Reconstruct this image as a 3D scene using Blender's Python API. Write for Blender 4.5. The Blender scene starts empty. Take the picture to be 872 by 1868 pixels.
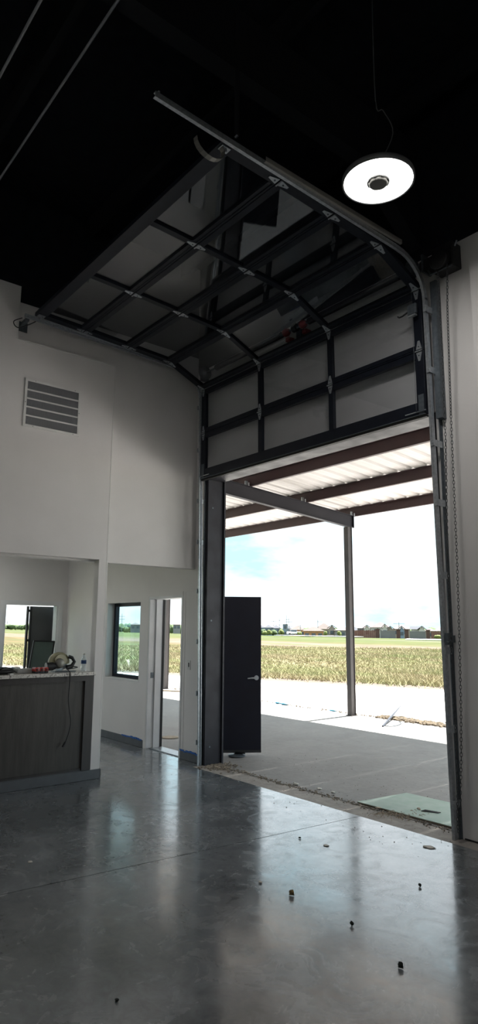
import bpy, bmesh, math, random
import numpy as np
from mathutils import Vector, Matrix
random.seed(7); rng = np.random.default_rng(7)
S = bpy.context.scene
C = bpy.context.collection

# ------------------------------------------------------------------ camera
YAW, PITCH, ROLL, FPX = -0.89374817, 0.17443805, 0.00675915, 1190.23651
CAM = Vector((7.011, -4.986, 1.72))
def basis():
    cy, sy, cp, sp = math.cos(YAW), math.sin(YAW), math.cos(PITCH), math.sin(PITCH)
    r = Vector((cy, -sy, 0)); f = Vector((sy*cp, cy*cp, sp)); u = r.cross(f)
    cr, sr = math.cos(ROLL), math.sin(ROLL)
    return cr*r+sr*u, -sr*r+cr*u, f
RT, UP, FW = basis()
cam_d = bpy.data.cameras.new('camera'); cam = bpy.data.objects.new('camera', cam_d); C.objects.link(cam)
cam.matrix_world = Matrix((( RT.x, UP.x, -FW.x, CAM.x), (RT.y, UP.y, -FW.y, CAM.y), (RT.z, UP.z, -FW.z, CAM.z), (0,0,0,1)))
cam_d.sensor_fit = 'VERTICAL'; cam_d.sensor_height = 36; cam_d.lens = 36*FPX/1868
cam_d.clip_start = .05; cam_d.clip_end = 3000
S.camera = cam

# ------------------------------------------------------------------ world, sun, exposure
S.view_settings.view_transform = 'Standard'; S.view_settings.look = 'None'
S.view_settings.gamma = 1; S.view_settings.exposure = 0.64; S.view_settings.use_curve_mapping = False
w = bpy.data.worlds.new('sky'); S.world = w; w.use_nodes = True
nt = w.node_tree; bg = nt.nodes['Background']
tc = nt.nodes.new('ShaderNodeTexCoord'); mp = nt.nodes.new('ShaderNodeMapping'); mp.inputs['Scale'].default_value = (1, 1, 3.2)
nz = nt.nodes.new('ShaderNodeTexNoise'); nz.inputs['Scale'].default_value = 3.4; nz.inputs['Detail'].default_value = 7; nz.inputs['Roughness'].default_value = .52
cr = nt.nodes.new('ShaderNodeValToRGB')
cr.color_ramp.elements[0].position = .39; cr.color_ramp.elements[0].color = (.36, .68, .80, 1)
cr.color_ramp.elements[1].position = .56; cr.color_ramp.elements[1].color = (.92, .96, 1.0, 1)
nt.links.new(tc.outputs['Generated'], mp.inputs['Vector']); nt.links.new(mp.outputs['Vector'], nz.inputs['Vector'])
nt.links.new(nz.outputs['Fac'], cr.inputs['Fac']); nt.links.new(cr.outputs['Color'], bg.inputs['Color'])
bg.inputs['Strength'].default_value = 1.25

sd = bpy.data.lights.new('sun', 'SUN'); sd.energy = 17; sd.angle = math.radians(.6); sd.color = (1, .96, .90)
sun = bpy.data.objects.new('sun', sd); C.objects.link(sun); sun.location = (0, 20, 40)
sun.rotation_euler = Vector((.06, -1.62, -4.25)).to_track_quat('-Z', 'Y').to_euler()

# ------------------------------------------------------------------ helpers
class MB:
    def __init__(s): s.v = []; s.f = []; s.sm = []
    def add(s, vs, fs, smooth=False):
        n = len(s.v); s.v += [tuple(p) for p in vs]; s.f += [tuple(i+n for i in q) for q in fs]; s.sm += [smooth]*len(fs); return s
    def box(s, x0, x1, y0, y1, z0, z1):
        x0, x1 = min(x0, x1), max(x0, x1); y0, y1 = min(y0, y1), max(y0, y1); z0, z1 = min(z0, z1), max(z0, z1)
        return s.add([(x0,y0,z0),(x1,y0,z0),(x1,y1,z0),(x0,y1,z0),(x0,y0,z1),(x1,y0,z1),(x1,y1,z1),(x0,y1,z1)],
                     [(0,3,2,1),(4,5,6,7),(0,1,5,4),(1,2,6,5),(2,3,7,6),(3,0,4,7)])
    def obox(s, o, a, b, c):      # o corner + three edge vectors (right handed)
        o, a, b, c = map(Vector, (o, a, b, c))
        if a.cross(b).dot(c) < 0: a, b = b, a
        return s.add([o, o+a, o+a+b, o+b, o+c, o+a+c, o+a+b+c, o+b+c],
                     [(0,3,2,1),(4,5,6,7),(0,1,5,4),(1,2,6,5),(2,3,7,6),(3,0,4,7)])
    def bar(s, p, q, wd, ht, up=(0,0,1)):
        p, q = Vector(p), Vector(q); d = q-p; u = Vector(up); r = d.cross(u).normalized(); u = r.cross(d).normalized()
        return s.obox(p-r*wd/2-u*ht/2, r*wd, u*ht, d)
    def tube(s, pts, r, n=8, cap=True):
        pts = [Vector(p) for p in pts]; rings = []
        prev = None
        for i, p in enumerate(pts):
            d = (pts[min(i+1, len(pts)-1)]-pts[max(i-1, 0)]).normalized()
            if prev is None:
                a = Vector((0,0,1)) if abs(d.z) < .9 else Vector((1,0,0)); a = (a-d*a.dot(d)).normalized()
            else: a = (prev-d*prev.dot(d)).normalized()
            prev = a; b = d.cross(a); rr = r[i] if isinstance(r, (list, tuple)) else r
            rings.append([p+(a*math.cos(t)+b*math.sin(t))*rr for t in [2*math.pi*k/n for k in range(n)]])
        vs = [v for R in rings for v in R]; fs = []
        for i in range(len(pts)-1):
            for k in range(n):
                fs.append((i*n+k, i*n+(k+1) % n, (i+1)*n+(k+1) % n, (i+1)*n+k))
        s.add(vs, fs, n > 5)
        if cap: s.add(rings[0], [tuple(range(n))[::-1]]); s.add(rings[-1], [tuple(range(n))])
        return s
    def cyl(s, p, q, r, n=16, r2=None): return s.tube([p, q], [r, r if r2 is None else r2], n)
    def lathe(s, prof, c, n=32, axis='z'):
        c = Vector(c); rings = []
        for (r, h) in prof:
            ring = []
            for k in range(n):
                t = 2*math.pi*k/n; x, y = r*math.cos(t), r*math.sin(t)
                ring.append(c+(Vector((x,y,h)) if axis == 'z' else Vector((h,x,y)) if axis == 'x' else Vector((y,h,x))))
            rings.append(ring)
        vs = [v for R in rings for v in R]; fs = []
        for i in range(len(prof)-1):
            for k in range(n): fs.append((i*n+k, i*n+(k+1) % n, (i+1)*n+(k+1) % n, (i+1)*n+k))
        return s.add(vs, fs, n > 6)
    def prism(s, poly, ext):      # planar polygon (3-D points) extruded by ext
        poly = [Vector(p) for p in poly]; e = Vector(ext); n = len(poly)
        nrm = sum(((poly[i]-poly[0]).cross(poly[(i+1) % n]-poly[0]) for i in range(n)), Vector())
        if nrm.dot(e) < 0: poly = poly[::-1]
        vs = poly+[p+e for p in poly]
        return s.add(vs, [tuple(range(n))[::-1], tuple(range(n, 2*n))]+[(i, (i+1) % n, (i+1) % n+n, i+n) for i in range(n)])
    def blob(s, c, r, sub=1, jit=.25, sc=(1,1,1)):
        bm = bmesh.new(); bmesh.ops.create_icosphere(bm, subdivisions=sub, radius=1)
        vs = []
        for v in bm.verts:
            k = 1+random.uniform(-jit, jit); vs.append((c[0]+v.co.x*r*k*sc[0], c[1]+v.co.y*r*k*sc[1], c[2]+v.co.z*r*k*sc[2]))
        fs = [tuple(v.index for v in f.verts) for f in bm.faces]; bm.free()
        return s.add(vs, fs, sub > 1)
    def build(s, name, mat, parent=None, bevel=0, **props):
        me = bpy.data.meshes.new(name); o = bpy.data.objects.new(name, me); C.objects.link(o)
        org = Vector((0,0,0))
        p = parent
        while p is not None: org += p.location; p = p.parent
        if parent is None and s.v and not props.pop('keep', False):
            a = np.array(s.v); org = Vector(((a[:,0].min()+a[:,0].max())/2, (a[:,1].min()+a[:,1].max())/2, a[:,2].min())); o.location = org
        me.from_pydata([Vector(v)-org for v in s.v], [], s.f)
        me.polygons.foreach_set('use_smooth', s.sm)
        me.materials.append(mat); me.update()
        if parent: o.parent = parent
        if bevel:
            m = o.modifiers.new('bevel', 'BEVEL'); m.width = bevel; m.segments = 2; m.limit_method = 'ANGLE'
        tag(o, **props); return o
def tag(o, label=None, cat=None, group=None, kind=None):
    if label: o['label'] = label
    if cat: o['category'] = cat
    if group: o['group'] = group
    if kind: o['kind'] = kind
    return o
def thing(name, loc, label, cat, group=None, kind=None):
    o = bpy.data.objects.new(name, None); C.objects.link(o); o.location = loc; o.empty_display_size = .1
    return tag(o, label, cat, group, kind)
def copy_tree(o, parent=None, loc=None, label=None):
    c = o.copy(); C.objects.link(c)
    if parent: c.parent = parent
    if loc is not None: c.location = loc
    if label: c['label'] = label
    for ch in list(o.children): copy_tree(ch, c)
    return c

def mat(name, col, rough=.6, metal=0, col2=None, scale=4, detail=6, lo=.35, hi=.65, bump=0, bscale=60, spec=.5, rough2=None, stretch=(1,1,1), emit=0, coat=0):
    m = bpy.data.materials.new(name); m.use_nodes = True; nt = m.node_tree; b = nt.nodes['Principled BSDF']
    b.inputs['Base Color'].default_value = (*col, 1); b.inputs['Roughness'].default_value = rough; b.inputs['Metallic'].default_value = metal
    b.inputs['Specular IOR Level'].default_value = spec; b.inputs['Coat Weight'].default_value = coat
    g = nt.nodes.new('ShaderNodeNewGeometry'); mp = nt.nodes.new('ShaderNodeMapping'); mp.inputs['Scale'].default_value = stretch
    nt.links.new(g.outputs['Position'], mp.inputs['Vector'])
    if col2 is None: col2 = tuple(c*.86 for c in col)
    n = nt.nodes.new('ShaderNodeTexNoise'); n.inputs['Scale'].default_value = scale; n.inputs['Detail'].default_value = detail
    nt.links.new(mp.outputs['Vector'], n.inputs['Vector'])
    r = nt.nodes.new('ShaderNodeValToRGB'); r.color_ramp.elements[0].position = lo; r.color_ramp.elements[1].position = hi
    r.color_ramp.elements[0].color = (*col, 1); r.color_ramp.elements[1].color = (*col2, 1)
    nt.links.new(n.outputs['Fac'], r.inputs['Fac']); nt.links.new(r.outputs['Color'], b.inputs['Base Color'])
    if rough2 is not None:
        mr = nt.nodes.new('ShaderNodeMapRange'); mr.inputs['From Min'].default_value = .3; mr.inputs['From Max'].default_value = .7
        mr.inputs['To Min'].default_value = rough; mr.inputs['To Max'].default_value = rough2
        nt.links.new(n.outputs['Fac'], mr.inputs['Value']); nt.links.new(mr.outputs['Result'], b.inputs['Roughness'])
    if bump:
        n2 = nt.nodes.new('ShaderNodeTexNoise'); n2.inputs['Scale'].default_value = bscale; n2.inputs['Detail'].default_value = 4
        nt.links.new(mp.outputs['Vector'], n2.inputs['Vector'])
        bp = nt.nodes.new('ShaderNodeBump'); bp.inputs['Strength'].default_value = bump; bp.inputs['Distance'].default_value = .01
        nt.links.new(n2.outputs['Fac'], bp.inputs['Height']); nt.links.new(bp.outputs['Normal'], b.inputs['Normal'])
    if emit:
        b.inputs['Emission Color'].default_value = (*col, 1); b.inputs['Emission Strength'].default_value = emit
    return m
def glass(name, tint, rough=.02, refl=.12, opaq=0, ocol=(0,0,0)):
    m = bpy.data.materials.new(name); m.use_nodes = True; nt = m.node_tree; nt.nodes.clear()
    out = nt.nodes.new('ShaderNodeOutputMaterial'); t = nt.nodes.new('ShaderNodeBsdfTransparent'); t.inputs['Color'].default_value = (*tint, 1)
    g = nt.nodes.new('ShaderNodeBsdfGlossy'); g.inputs['Roughness'].default_value = rough; g.inputs['Color'].default_value = (.95,.97,1,1)
    f = nt.nodes.new('ShaderNodeLayerWeight'); f.inputs['Blend'].default_value = .5
    pw = nt.nodes.new('ShaderNodeMath'); pw.operation = 'POWER'; pw.inputs[1].default_value = 4.5; nt.links.new(f.outputs['Facing'], pw.inputs[0])
    a = nt.nodes.new('ShaderNodeMath'); a.operation = 'MULTIPLY_ADD'; a.inputs[1].default_value = .9; a.inputs[2].default_value = refl; a.use_clamp = True
    mx = nt.nodes.new('ShaderNodeMixShader'); nt.links.new(pw.outputs[0], a.inputs[0]); nt.links.new(a.outputs[0], mx.inputs[0])
    nt.links.new(t.outputs[0], mx.inputs[1]); nt.links.new(g.outputs[0], mx.inputs[2]); nt.links.new(mx.outputs[0], out.inputs[0])
    # faint dusty noise in tint
    n = nt.nodes.new('ShaderNodeTexNoise'); n.inputs['Scale'].default_value = 3; r = nt.nodes.new('ShaderNodeValToRGB')
    r.color_ramp.elements[0].color = (*tint, 1); r.color_ramp.elements[1].color = (*[c*.93 for c in tint], 1)
    nt.links.new(n.outputs['Fac'], r.inputs['Fac']); nt.links.new(r.outputs['Color'], t.inputs['Color'])
    return m
def ray(px, py): return RT*((px-436)/FPX)-UP*((py-934)/FPX)+FW
def ontoplane(px, py, axis, val):
    d = ray(px, py); return CAM+d*((val-CAM[axis])/d[axis])

# ------------------------------------------------------------------ materials
M_wall  = mat('wall_paint', (.70,.685,.675), .75, col2=(.67,.655,.645), scale=2.2, bump=.12, bscale=180)
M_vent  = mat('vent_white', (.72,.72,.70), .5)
M_ventd = mat('vent_filter', (.23,.235,.25), .9, col2=(.19,.195,.21), scale=300, stretch=(1,1,.02))
M_ceil  = mat('ceiling_black', (.013,.015,.018), .95, col2=(.009,.010,.012), scale=8, spec=.1)
M_beamk = mat('beam_black', (.010,.011,.013), .85, scale=20, spec=.2)
M_base  = mat('baseboard_rubber', (.105,.115,.125), .55, scale=12)
M_white = mat('door_frame_white', (.72,.73,.74), .4, scale=3)
M_galv  = mat('galvanised_steel', (.52,.55,.58), .38, .7, col2=(.38,.41,.44), scale=40)
M_galvd = mat('galvanised_dull', (.14,.16,.18), .5, .6, col2=(.10,.12,.135), scale=30)
M_navy  = mat('anodised_dark', (.012,.016,.026), .42, .25, col2=(.009,.011,.018), scale=10, spec=.35)
M_steel = mat('bronze_steel', (.022,.023,.031), .45, .1, col2=(.016,.016,.022), scale=5, rough2=.6, spec=.35)
M_post  = mat('canopy_bronze', (.045,.037,.035), .5, .1, col2=(.034,.028,.027), scale=4)
M_gird  = mat('canopy_girder_grey', (.015,.0145,.019), .65, 0, col2=(.012,.0115,.015), spec=.3, scale=3, stretch=(1,1,3))
M_purl  = mat('purlin_red_primer', (.034,.011,.012), .6, col2=(.026,.009,.010), scale=6)
M_deck  = mat('canopy_sheet_white', (.42,.395,.375), .45, col2=(.385,.365,.345), scale=1.5)
M_slab  = mat('door_leaf_black', (.009,.010,.018), .55, col2=(.008,.008,.014), scale=5, spec=.2)
M_rubb  = mat('black_rubber', (.012,.012,.013), .7)
M_wood  = mat('dark_laminate', (.066,.062,.056), .5, col2=(.048,.045,.041), scale=22, stretch=(1,1,.12), bump=.1, bscale=90)
M_woodf = mat('dark_laminate_frame', (.050,.045,.044), .45, col2=(.040,.036,.035), scale=22, stretch=(1,1,.12))
M_gran  = mat('granite_light', (.66,.64,.60), .25, col2=(.20,.18,.17), scale=42, detail=9, lo=.50, hi=.66)
M_tape  = mat('blue_tape', (.02,.12,.42), .6)
M_green = mat('green_board', (.36,.46,.40), .85, col2=(.42,.50,.45), scale=9, detail=8)
M_greenc= mat('board_core', (.20,.16,.11), .9)
M_red   = mat('red_plastic', (.50,.03,.02), .4)
M_redp  = mat('red_paint_cone', (.33,.02,.02), .5)
M_black = mat('black_plastic', (.012,.012,.014), .45)
M_saw   = mat('saw_shell', (.30,.28,.16), .45, col2=(.25,.23,.13), scale=30)
M_alu   = mat('cast_aluminium', (.30,.30,.27), .45, .4)
M_paper = mat('white_paper', (.80,.80,.78), .8)
M_card  = mat('grey_card', (.36,.36,.34), .8)
M_label = mat('blue_label', (.02,.07,.20), .5)
M_pet   = glass('clear_plastic', (.90,.94,.96), .05, .10)
M_clod  = mat('dark_clod', (.012,.018,.015), .9)
M_chip  = mat('tan_chip', (.34,.25,.10), .8, col2=(.05,.04,.02), scale=60)
M_scrap = mat('pale_scrap', (.62,.60,.55), .85)
M_dirt  = mat('sandy_dirt', (.42,.36,.28), .95, col2=(.28,.22,.16), scale=40)
M_gravel= mat('gravel', (.12,.092,.058), .9, col2=(.06,.046,.03), scale=14)
M_pane  = glass('door_panel_glass', (.90,.91,.92), .015, .05)
M_wpane = glass('window_glass', (.76,.90,.93), .01, .025)
M_fglass= mat('framed_green_glass', (.055,.085,.075), .12, col2=(.045,.07,.063), scale=2)
M_lamp  = mat('lamp_diffuser', (1,.985,.95), .5, col2=(1,.985,.95), emit=9)
M_lring = mat('lamp_housing', (.16,.165,.17), .5, .4)
M_hub   = mat('lamp_hub', (.20,.195,.18), .6)
M_switch= mat('switch_plate', (.60,.60,.58), .4)

def node_floor(name, c1, c2, r1, r2, bump=.06, mark=True, warm=None):
    m = bpy.data.materials.new(name); m.use_nodes = True; nt = m.node_tree; b = nt.nodes['Principled BSDF']; L = nt.links
    g = nt.nodes.new('ShaderNodeNewGeometry')
    def noise(sc, det=6, st=(1,1,1), rough=.55, dist=0):
        mp = nt.nodes.new('ShaderNodeMapping'); mp.inputs['Scale'].default_value = st; L.new(g.outputs['Position'], mp.inputs['Vector'])
        n = nt.nodes.new('ShaderNodeTexNoise'); n.inputs['Scale'].default_value = sc; n.inputs['Detail'].default_value = det
        n.inputs['Roughness'].default_value = rough; n.inputs['Distortion'].default_value = dist; L.new(mp.outputs['Vector'], n.inputs['Vector']); return n.outputs['Fac']
    def ramp(f, p0, p1, a, c):
        r = nt.nodes.new('ShaderNodeValToRGB'); r.color_ramp.elements[0].position = p0; r.color_ramp.elements[1].position = p1
        r.color_ramp.elements[0].color = (*a, 1); r.color_ramp.elements[1].color = (*c, 1); L.new(f, r.inputs['Fac']); return r.outputs['Color']
    def mix(f, a, c, mode='MIX', fac=None):
        x = nt.nodes.new('ShaderNodeMix'); x.data_type = 'RGBA'; x.blend_type = mode
        if fac is not None: x.inputs['Factor'].default_value = fac
        else: L.new(f, x.inputs['Factor'])
        L.new(a, x.inputs['A']); L.new(c, x.inputs['B']); return x.outputs['Result']
    base = ramp(noise(.9, 8, dist=.6), .32, .68, c1, c2)
    fine = ramp(noise(9, 10, rough=.7, dist=1.2), .35, .7, (.66 if mark else .86,)*3, (1.28 if mark else 1.1,)*3)
    col = mix(None, base, fine, 'MULTIPLY', .8)
    if mark:
        sc = ramp(noise(2.6, 8, (1,3.2,1), .62, 2.4), .60, .72, (1,1,1), (.50,.50,.50)); col = mix(None, col, sc, 'MULTIPLY', .75)
        s2 = ramp(noise(7, 6, (3.4,.8,1), .6, 1.8), .66, .74, (1,1,1), (1.6,1.6,1.6)); col = mix(None, col, s2, 'MULTIPLY', .7)
    L.new(col, b.inputs['Base Color'])
    mr = nt.nodes.new('ShaderNodeMapRange'); mr.inputs['From Min'].default_value = .35; mr.inputs['From Max'].default_value = .68
    mr.inputs['To Min'].default_value = r1; mr.inputs['To Max'].default_value = r2
    L.new(noise(3.2, 8, rough=.65, dist=1.5), mr.inputs['Value']); L.new(mr.outputs['Result'], b.inputs['Roughness'])
    bp = nt.nodes.new('ShaderNodeBump'); bp.inputs['Strength'].default_value = bump; bp.inputs['Distance'].default_value = .02
    L.new(noise(14, 5, rough=.5), bp.inputs['Height']); L.new(bp.outputs['Normal'], b.inputs['Normal'])
    b.inputs['Specular IOR Level'].default_value = .5
    return m, b
M_floor, bf = node_floor('polished_concrete', (.082,.093,.100), (.225,.242,.256), .11, .36, .05)
bf.inputs['Specular IOR Level'].default_value = .75; bf.inputs['Coat Weight'].default_value = .55; bf.inputs['Coat Roughness'].default_value = .12
M_thr, _ = node_floor('raw_concrete_lip', (.30,.275,.25), (.38,.355,.33), .8, .95, .2)
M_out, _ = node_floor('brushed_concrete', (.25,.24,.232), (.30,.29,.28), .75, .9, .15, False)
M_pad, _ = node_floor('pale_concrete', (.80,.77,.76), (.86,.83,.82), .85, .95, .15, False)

# ------------------------------------------------------------------ terrain
def gz(x, y):
    return -np.minimum(1.15e-4*np.maximum(0, np.asarray(y, float)-45)**2, 5.0)
def terrain_mat():
    m = bpy.data.materials.new('field_ground'); m.use_nodes = True; nt = m.node_tree; b = nt.nodes['Principled BSDF']; L = nt.links
    b.inputs['Roughness'].default_value = .95; b.inputs['Specular IOR Level'].default_value = .1
    g = nt.nodes.new('ShaderNodeNewGeometry'); sp = nt.nodes.new('ShaderNodeSeparateXYZ'); L.new(g.outputs['Position'], sp.inputs[0])
    def noise(sc, det=6, st=(1,1,1)):
        mp = nt.nodes.new('ShaderNodeMapping'); mp.inputs['Scale'].default_value = st; L.new(g.outputs['Position'], mp.inputs['Vector'])
        n = nt.nodes.new('ShaderNodeTexNoise'); n.inputs['Scale'].default_value = sc; n.inputs['Detail'].default_value = det; L.new(mp.outputs['Vector'], n.inputs['Vector']); return n.outputs['Fac']
    def math_(op, a, b_, c=None):
        x = nt.nodes.new('ShaderNodeMath'); x.operation = op
        for i, q in enumerate([a, b_, c]):
            if q is None: continue
            if isinstance(q, (int, float)): x.inputs[i].default_value = q
            else: L.new(q, x.inputs[i])
        return x.outputs[0]
    yy = math_('ADD', sp.outputs['Y'], math_('MULTIPLY_ADD', noise(.06, 5, (.5,1,1)), 22, -11))
    yn = math_('DIVIDE', yy, 200)
    r = nt.nodes.new('ShaderNodeValToRGB'); L.new(yn, r.inputs['Fac']); e = r.color_ramp.elements
    dry = (.088,.074,.038,1); grn = (.066,.080,.032,1); dirt = (.125,.098,.080,1)
    e[0].position = 0; e[0].color = grn; e[1].position = .98; e[1].color = grn
    for p, c in ((.06, dry), (.165, dry), (.18, dirt), (.25, dirt), (.275, (.075,.080,.034,1)), (.36, grn), (.375, (.12,.11,.10,1)), (.39, grn)):
        q = e.new(p); q.color = c
    n2 = nt.nodes.new('ShaderNodeValToRGB'); L.new(noise(.55, 9, (.35,1.6,1)), n2.inputs['Fac'])
    n2.color_ramp.elements[0].position = .35; n2.color_ramp.elements[0].color = (.72,.78,.66,1); n2.color_ramp.elements[1].position = .66; n2.color_ramp.elements[1].color = (1.25,1.15,1.15,1)
    mx = nt.nodes.new('ShaderNodeMix'); mx.data_type = 'RGBA'; mx.blend_type = 'MULTIPLY'; mx.inputs['Factor'].default_value = 1
    L.new(r.outputs['Color'], mx.inputs['A']); L.new(n2.outputs['Color'], mx.inputs['B'])
    n3 = nt.nodes.new('ShaderNodeValToRGB'); L.new(noise(.09, 6, (.3,1.4,1)), n3.inputs['Fac'])
    n3.color_ramp.elements[0].position = .50; n3.color_ramp.elements[0].color = (0,0,0,1); n3.color_ramp.elements[1].position = .62; n3.color_ramp.elements[1].color = (.7,.7,.7,1)
    mx2 = nt.nodes.new('ShaderNodeMix'); mx2.data_type = 'RGBA'; L.new(n3.outputs['Color'], mx2.inputs['Factor'])
    L.new(mx.outputs['Result'], mx2.inputs['A']); mx2.inputs['B'].default_value = (.068,.084,.034,1)
    L.new(mx2.outputs['Result'], b.inputs['Base Color'])
    return m
M_field = terrain_mat()
def axis(n, lo, hi, mid):
    t = np.linspace(-1, 1, n); return np.where(t < 0, mid+(lo-mid)*np.abs(t)**2.2, mid+(hi-mid)*np.abs(t)**2.2)
gx = axis(110, -1500, 700, -20); gy = axis(130, -900, 1500, 30)
X, Y = np.meshgrid(gx, gy); Z = gz(X, Y)-.06
# gentle swells
Z += np.where(Y > 14, .10*np.sin(X*.13)*np.sin(Y*.21+1)*np.minimum(1, (Y-14)/20), 0)
V = np.stack([X, Y, Z], -1).reshape(-1, 3); nx_ = len(gx)
F = [(j*nx_+i, j*nx_+i+1, (j+1)*nx_+i+1, (j+1)*nx_+i) for j in range(len(gy)-1) for i in range(nx_-1)]
me = bpy.data.meshes.new('field'); me.from_pydata(V.tolist(), [], F); me.materials.append(M_field)
me.polygons.foreach_set('use_smooth', [True]*len(F))
fo = bpy.data.objects.new('field', me); C.objects.link(fo); tag(fo, 'flat open field of dry grass and bare earth beyond the concrete', 'field', kind='structure')

# pads outside (top surfaces at z=0)
def ypad(x): return 9.5+.36*(x+9.93)
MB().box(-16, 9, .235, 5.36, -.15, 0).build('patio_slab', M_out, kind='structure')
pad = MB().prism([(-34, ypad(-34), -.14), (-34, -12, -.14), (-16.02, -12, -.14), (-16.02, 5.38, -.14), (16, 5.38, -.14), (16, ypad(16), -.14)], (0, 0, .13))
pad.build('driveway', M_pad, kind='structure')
MB().box(14.21, 40, -30, 5.37, -.14, -.01).build('side_yard_slab', M_pad, kind='structure')  # unseen pale slab added to bounce neutral light through the side opening
vb = MB().prism([(-34, ypad(-34)+.01, -.13), (16, ypad(16)+.01, -.13), (16, ypad(16)+1.5, -.13), (-34, ypad(-34)+1.5, -.13)], (0, 0, .10))
vb.build('dirt_verge', mat('pink_dirt', (.115,.090,.074), .95, col2=(.085,.064,.050), scale=2.5, detail=9), kind='structure')

# ------------------------------------------------------------------ interior floor, two pours with a saw joint
def xj(y): return 2.70+(y+.1)*.072
fl_root = MB().box(-4.31, 14, -16, -.06, -.30, -.10).build('floor', M_floor, kind='structure')
MB().prism([(-4.31,-.06,-.1), (-4.31,-16,-.1), (xj(-16)-.004,-16,-.1), (xj(-.06)-.004,-.06,-.1)], (0,0,.1)).build('floor_slab', M_floor, fl_root)
MB().prism([(14,-.06,-.1), (14,-16,-.1), (xj(-16)+.004,-16,-.1), (xj(-.06)+.004,-.06,-.1)], (0,0,.1)).build('floor_slab', M_floor, fl_root)
MB().box(-.02, 3.9, -.06, .225, -.15, -.002).build('trim_1', M_thr, kind='structure')
# floor under the reception, up to the front wall
MB().box(-4.31, -.02, -.06, .34, -.2, -.001).build('trim_2', M_floor, kind='structure')

# ------------------------------------------------------------------ walls
Y0, Y1 = .11, .32      # front wall faces
wl = MB()
wl.box(-4.6, -2.74, Y0, Y1, 0, 5.30)
wl.box(-2.74, -1.69, Y0, Y1, 0, .92); wl.box(-2.74, -1.69, Y0, Y1, 2.085, 5.30)
wl.box(-1.69, -1.43, Y0, Y1, 0, 5.30)
wl.box(-1.43, -.535, Y0, Y1, 2.15, 5.30)
wl.box(-.535, -.02, Y0, Y1, 0, 5.30)
wl.box(-.02, 3.60, Y0, Y1, 3.72, 5.30)
wl.box(3.60, 14, Y0, Y1, 0, 5.30)
wl.build('wall_front', M_wall, kind='structure')
MB().box(-4.6, 14, Y0, Y1, 5.30, 6.9).build('wall_front_upper', M_ceil, kind='structure')
MB().box(4.08, 4.7, .02, Y0-.002, 0, 5.02).build('trim_3', M_wall, kind='structure')     # furred-out strip right of the chains
# left wall: recessed plane and furred plane
MB().box(-.39, -.27, -2.60, Y0-.001, 2.49, 5.52).build('wall_left', M_wall, bevel=.006, kind='structure')
MB().box(-.39, -.275, -16, Y0-.001, 5.52, 6.9).build('wall_left_upper', M_ceil, kind='structure')
wv = MB()
wv.box(-.27, -.15, -1.385, -1.27, 0, 5.0)          # pier and its continuation
wv.box(-.27, -.15, -2.54, -1.385, 2.51, 5.0)
wv.box(-.27, -.15, -16, -2.54, 2.51, 5.655)
wv.box(-.27, -.15, -16, -7.0, 0, 2.51)
wv.build('wall_left_furring', M_wall, kind='structure')
MB().box(-.39, -.272, -16, -2.601, 2.49, 5.519).build('wall_left_core', M_wall, kind='structure')
# exterior wall of the reception with its doorway
a0 = ontoplane(9, 1103, 0, -4.31); a1 = ontoplane(107, 1105, 0, -4.31); za = (a0.z+a1.z)/2
wb = MB()
wb.box(-4.45, -4.31, a1.y, Y0-.001, 0, 3.3); wb.box(-4.45, -4.31, -9, -5.4, 0, 3.3); wb.box(-4.45, -4.31, -5.4, -2.2, 0, .9); wb.box(-4.45, -4.31, -5.4, -2.2, 2.6, 3.3); wb.box(-4.45, -4.31, -2.2, a0.y, 0, 3.3); wb.box(-4.45, -4.31, a0.y, a1.y, za, 3.3)  # includes an unseen window opening added to brighten the reception
wb.build('wall_reception_end', M_wall, kind='structure')
MB().box(-4.45, -.40, -9, Y0-.002, 3.22, 3.3).build('ceiling_reception', M_wall, kind='structure')
MB().box(-4.31, -.28, -9.1, -9.0, 0, 3.2).build('wall_reception_back', M_wall, kind='structure')
for i, (lx, ly) in enumerate(((-2.9, -2.2), (-2.9, -5.2))):  # unseen lights added to brighten the reception recess
    T = thing('ceiling_light', (lx, ly, 3.17), ['flat square ceiling light in the reception nearer the front wall', 'flat square ceiling light at the back of the reception'][i], 'ceiling light', 'reception ceiling lights')
    MB().box(lx-.3, lx+.3, ly-.3, ly+.3, 3.175, 3.219).build('light_frame', M_white, T); MB().box(lx-.28, lx+.28, ly-.28, ly+.28, 3.165, 3.174).build('diffuser', M_lamp, T)
    ld = bpy.data.lights.new('ceiling_lamp', 'AREA'); ld.size = .55; ld.energy = 5; ld.color = (1,.98,.95); lo = bpy.data.objects.new('ceiling_lamp', ld); C.objects.link(lo); lo.parent = T; lo.location = (0,0,-.012)
bd = MB(); bd.box(-.151, -.148, -1.284, -1.269, .12, 4.999); bd.box(-.164, -.151, -1.2695, -1.267, .12, 4.999)  # thin bright strips that paint a highlight line along the wall edges
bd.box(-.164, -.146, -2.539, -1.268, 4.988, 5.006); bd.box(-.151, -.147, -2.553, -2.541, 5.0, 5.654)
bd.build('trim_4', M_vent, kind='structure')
# rest of the hall (beyond the frame): right and back walls with openings added to let light in
wr = MB(); wr.box(14, 14.2, -16, -11.5, 0, 6.9); wr.box(14, 14.2, -11.5, -9.5, 2.4, 6.9); wr.box(14, 14.2, -9.5, .3, 0, 6.9)
wr.build('wall_right', M_wall, kind='structure')
wk = MB(); wk.box(-.4, 7, -16.2, -16, 0, 6.9); wk.box(7, 9, -16.2, -16, 2.4, 6.9); wk.box(9, 14.2, -16.2, -16, 0, 6.9)
wk.build('wall_back', M_wall, kind='structure')
cl = MB().box(-.4, 14.2, -16.2, .34, 6.9, 7.05).build('ceiling', M_ceil, kind='structure')
for yb in [-15.2+1.5*i for i in range(11)]:
    MB().box(-.38, 14, yb-.035, yb+.035, 6.66, 6.9).build('purlin', M_beamk, cl)
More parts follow.
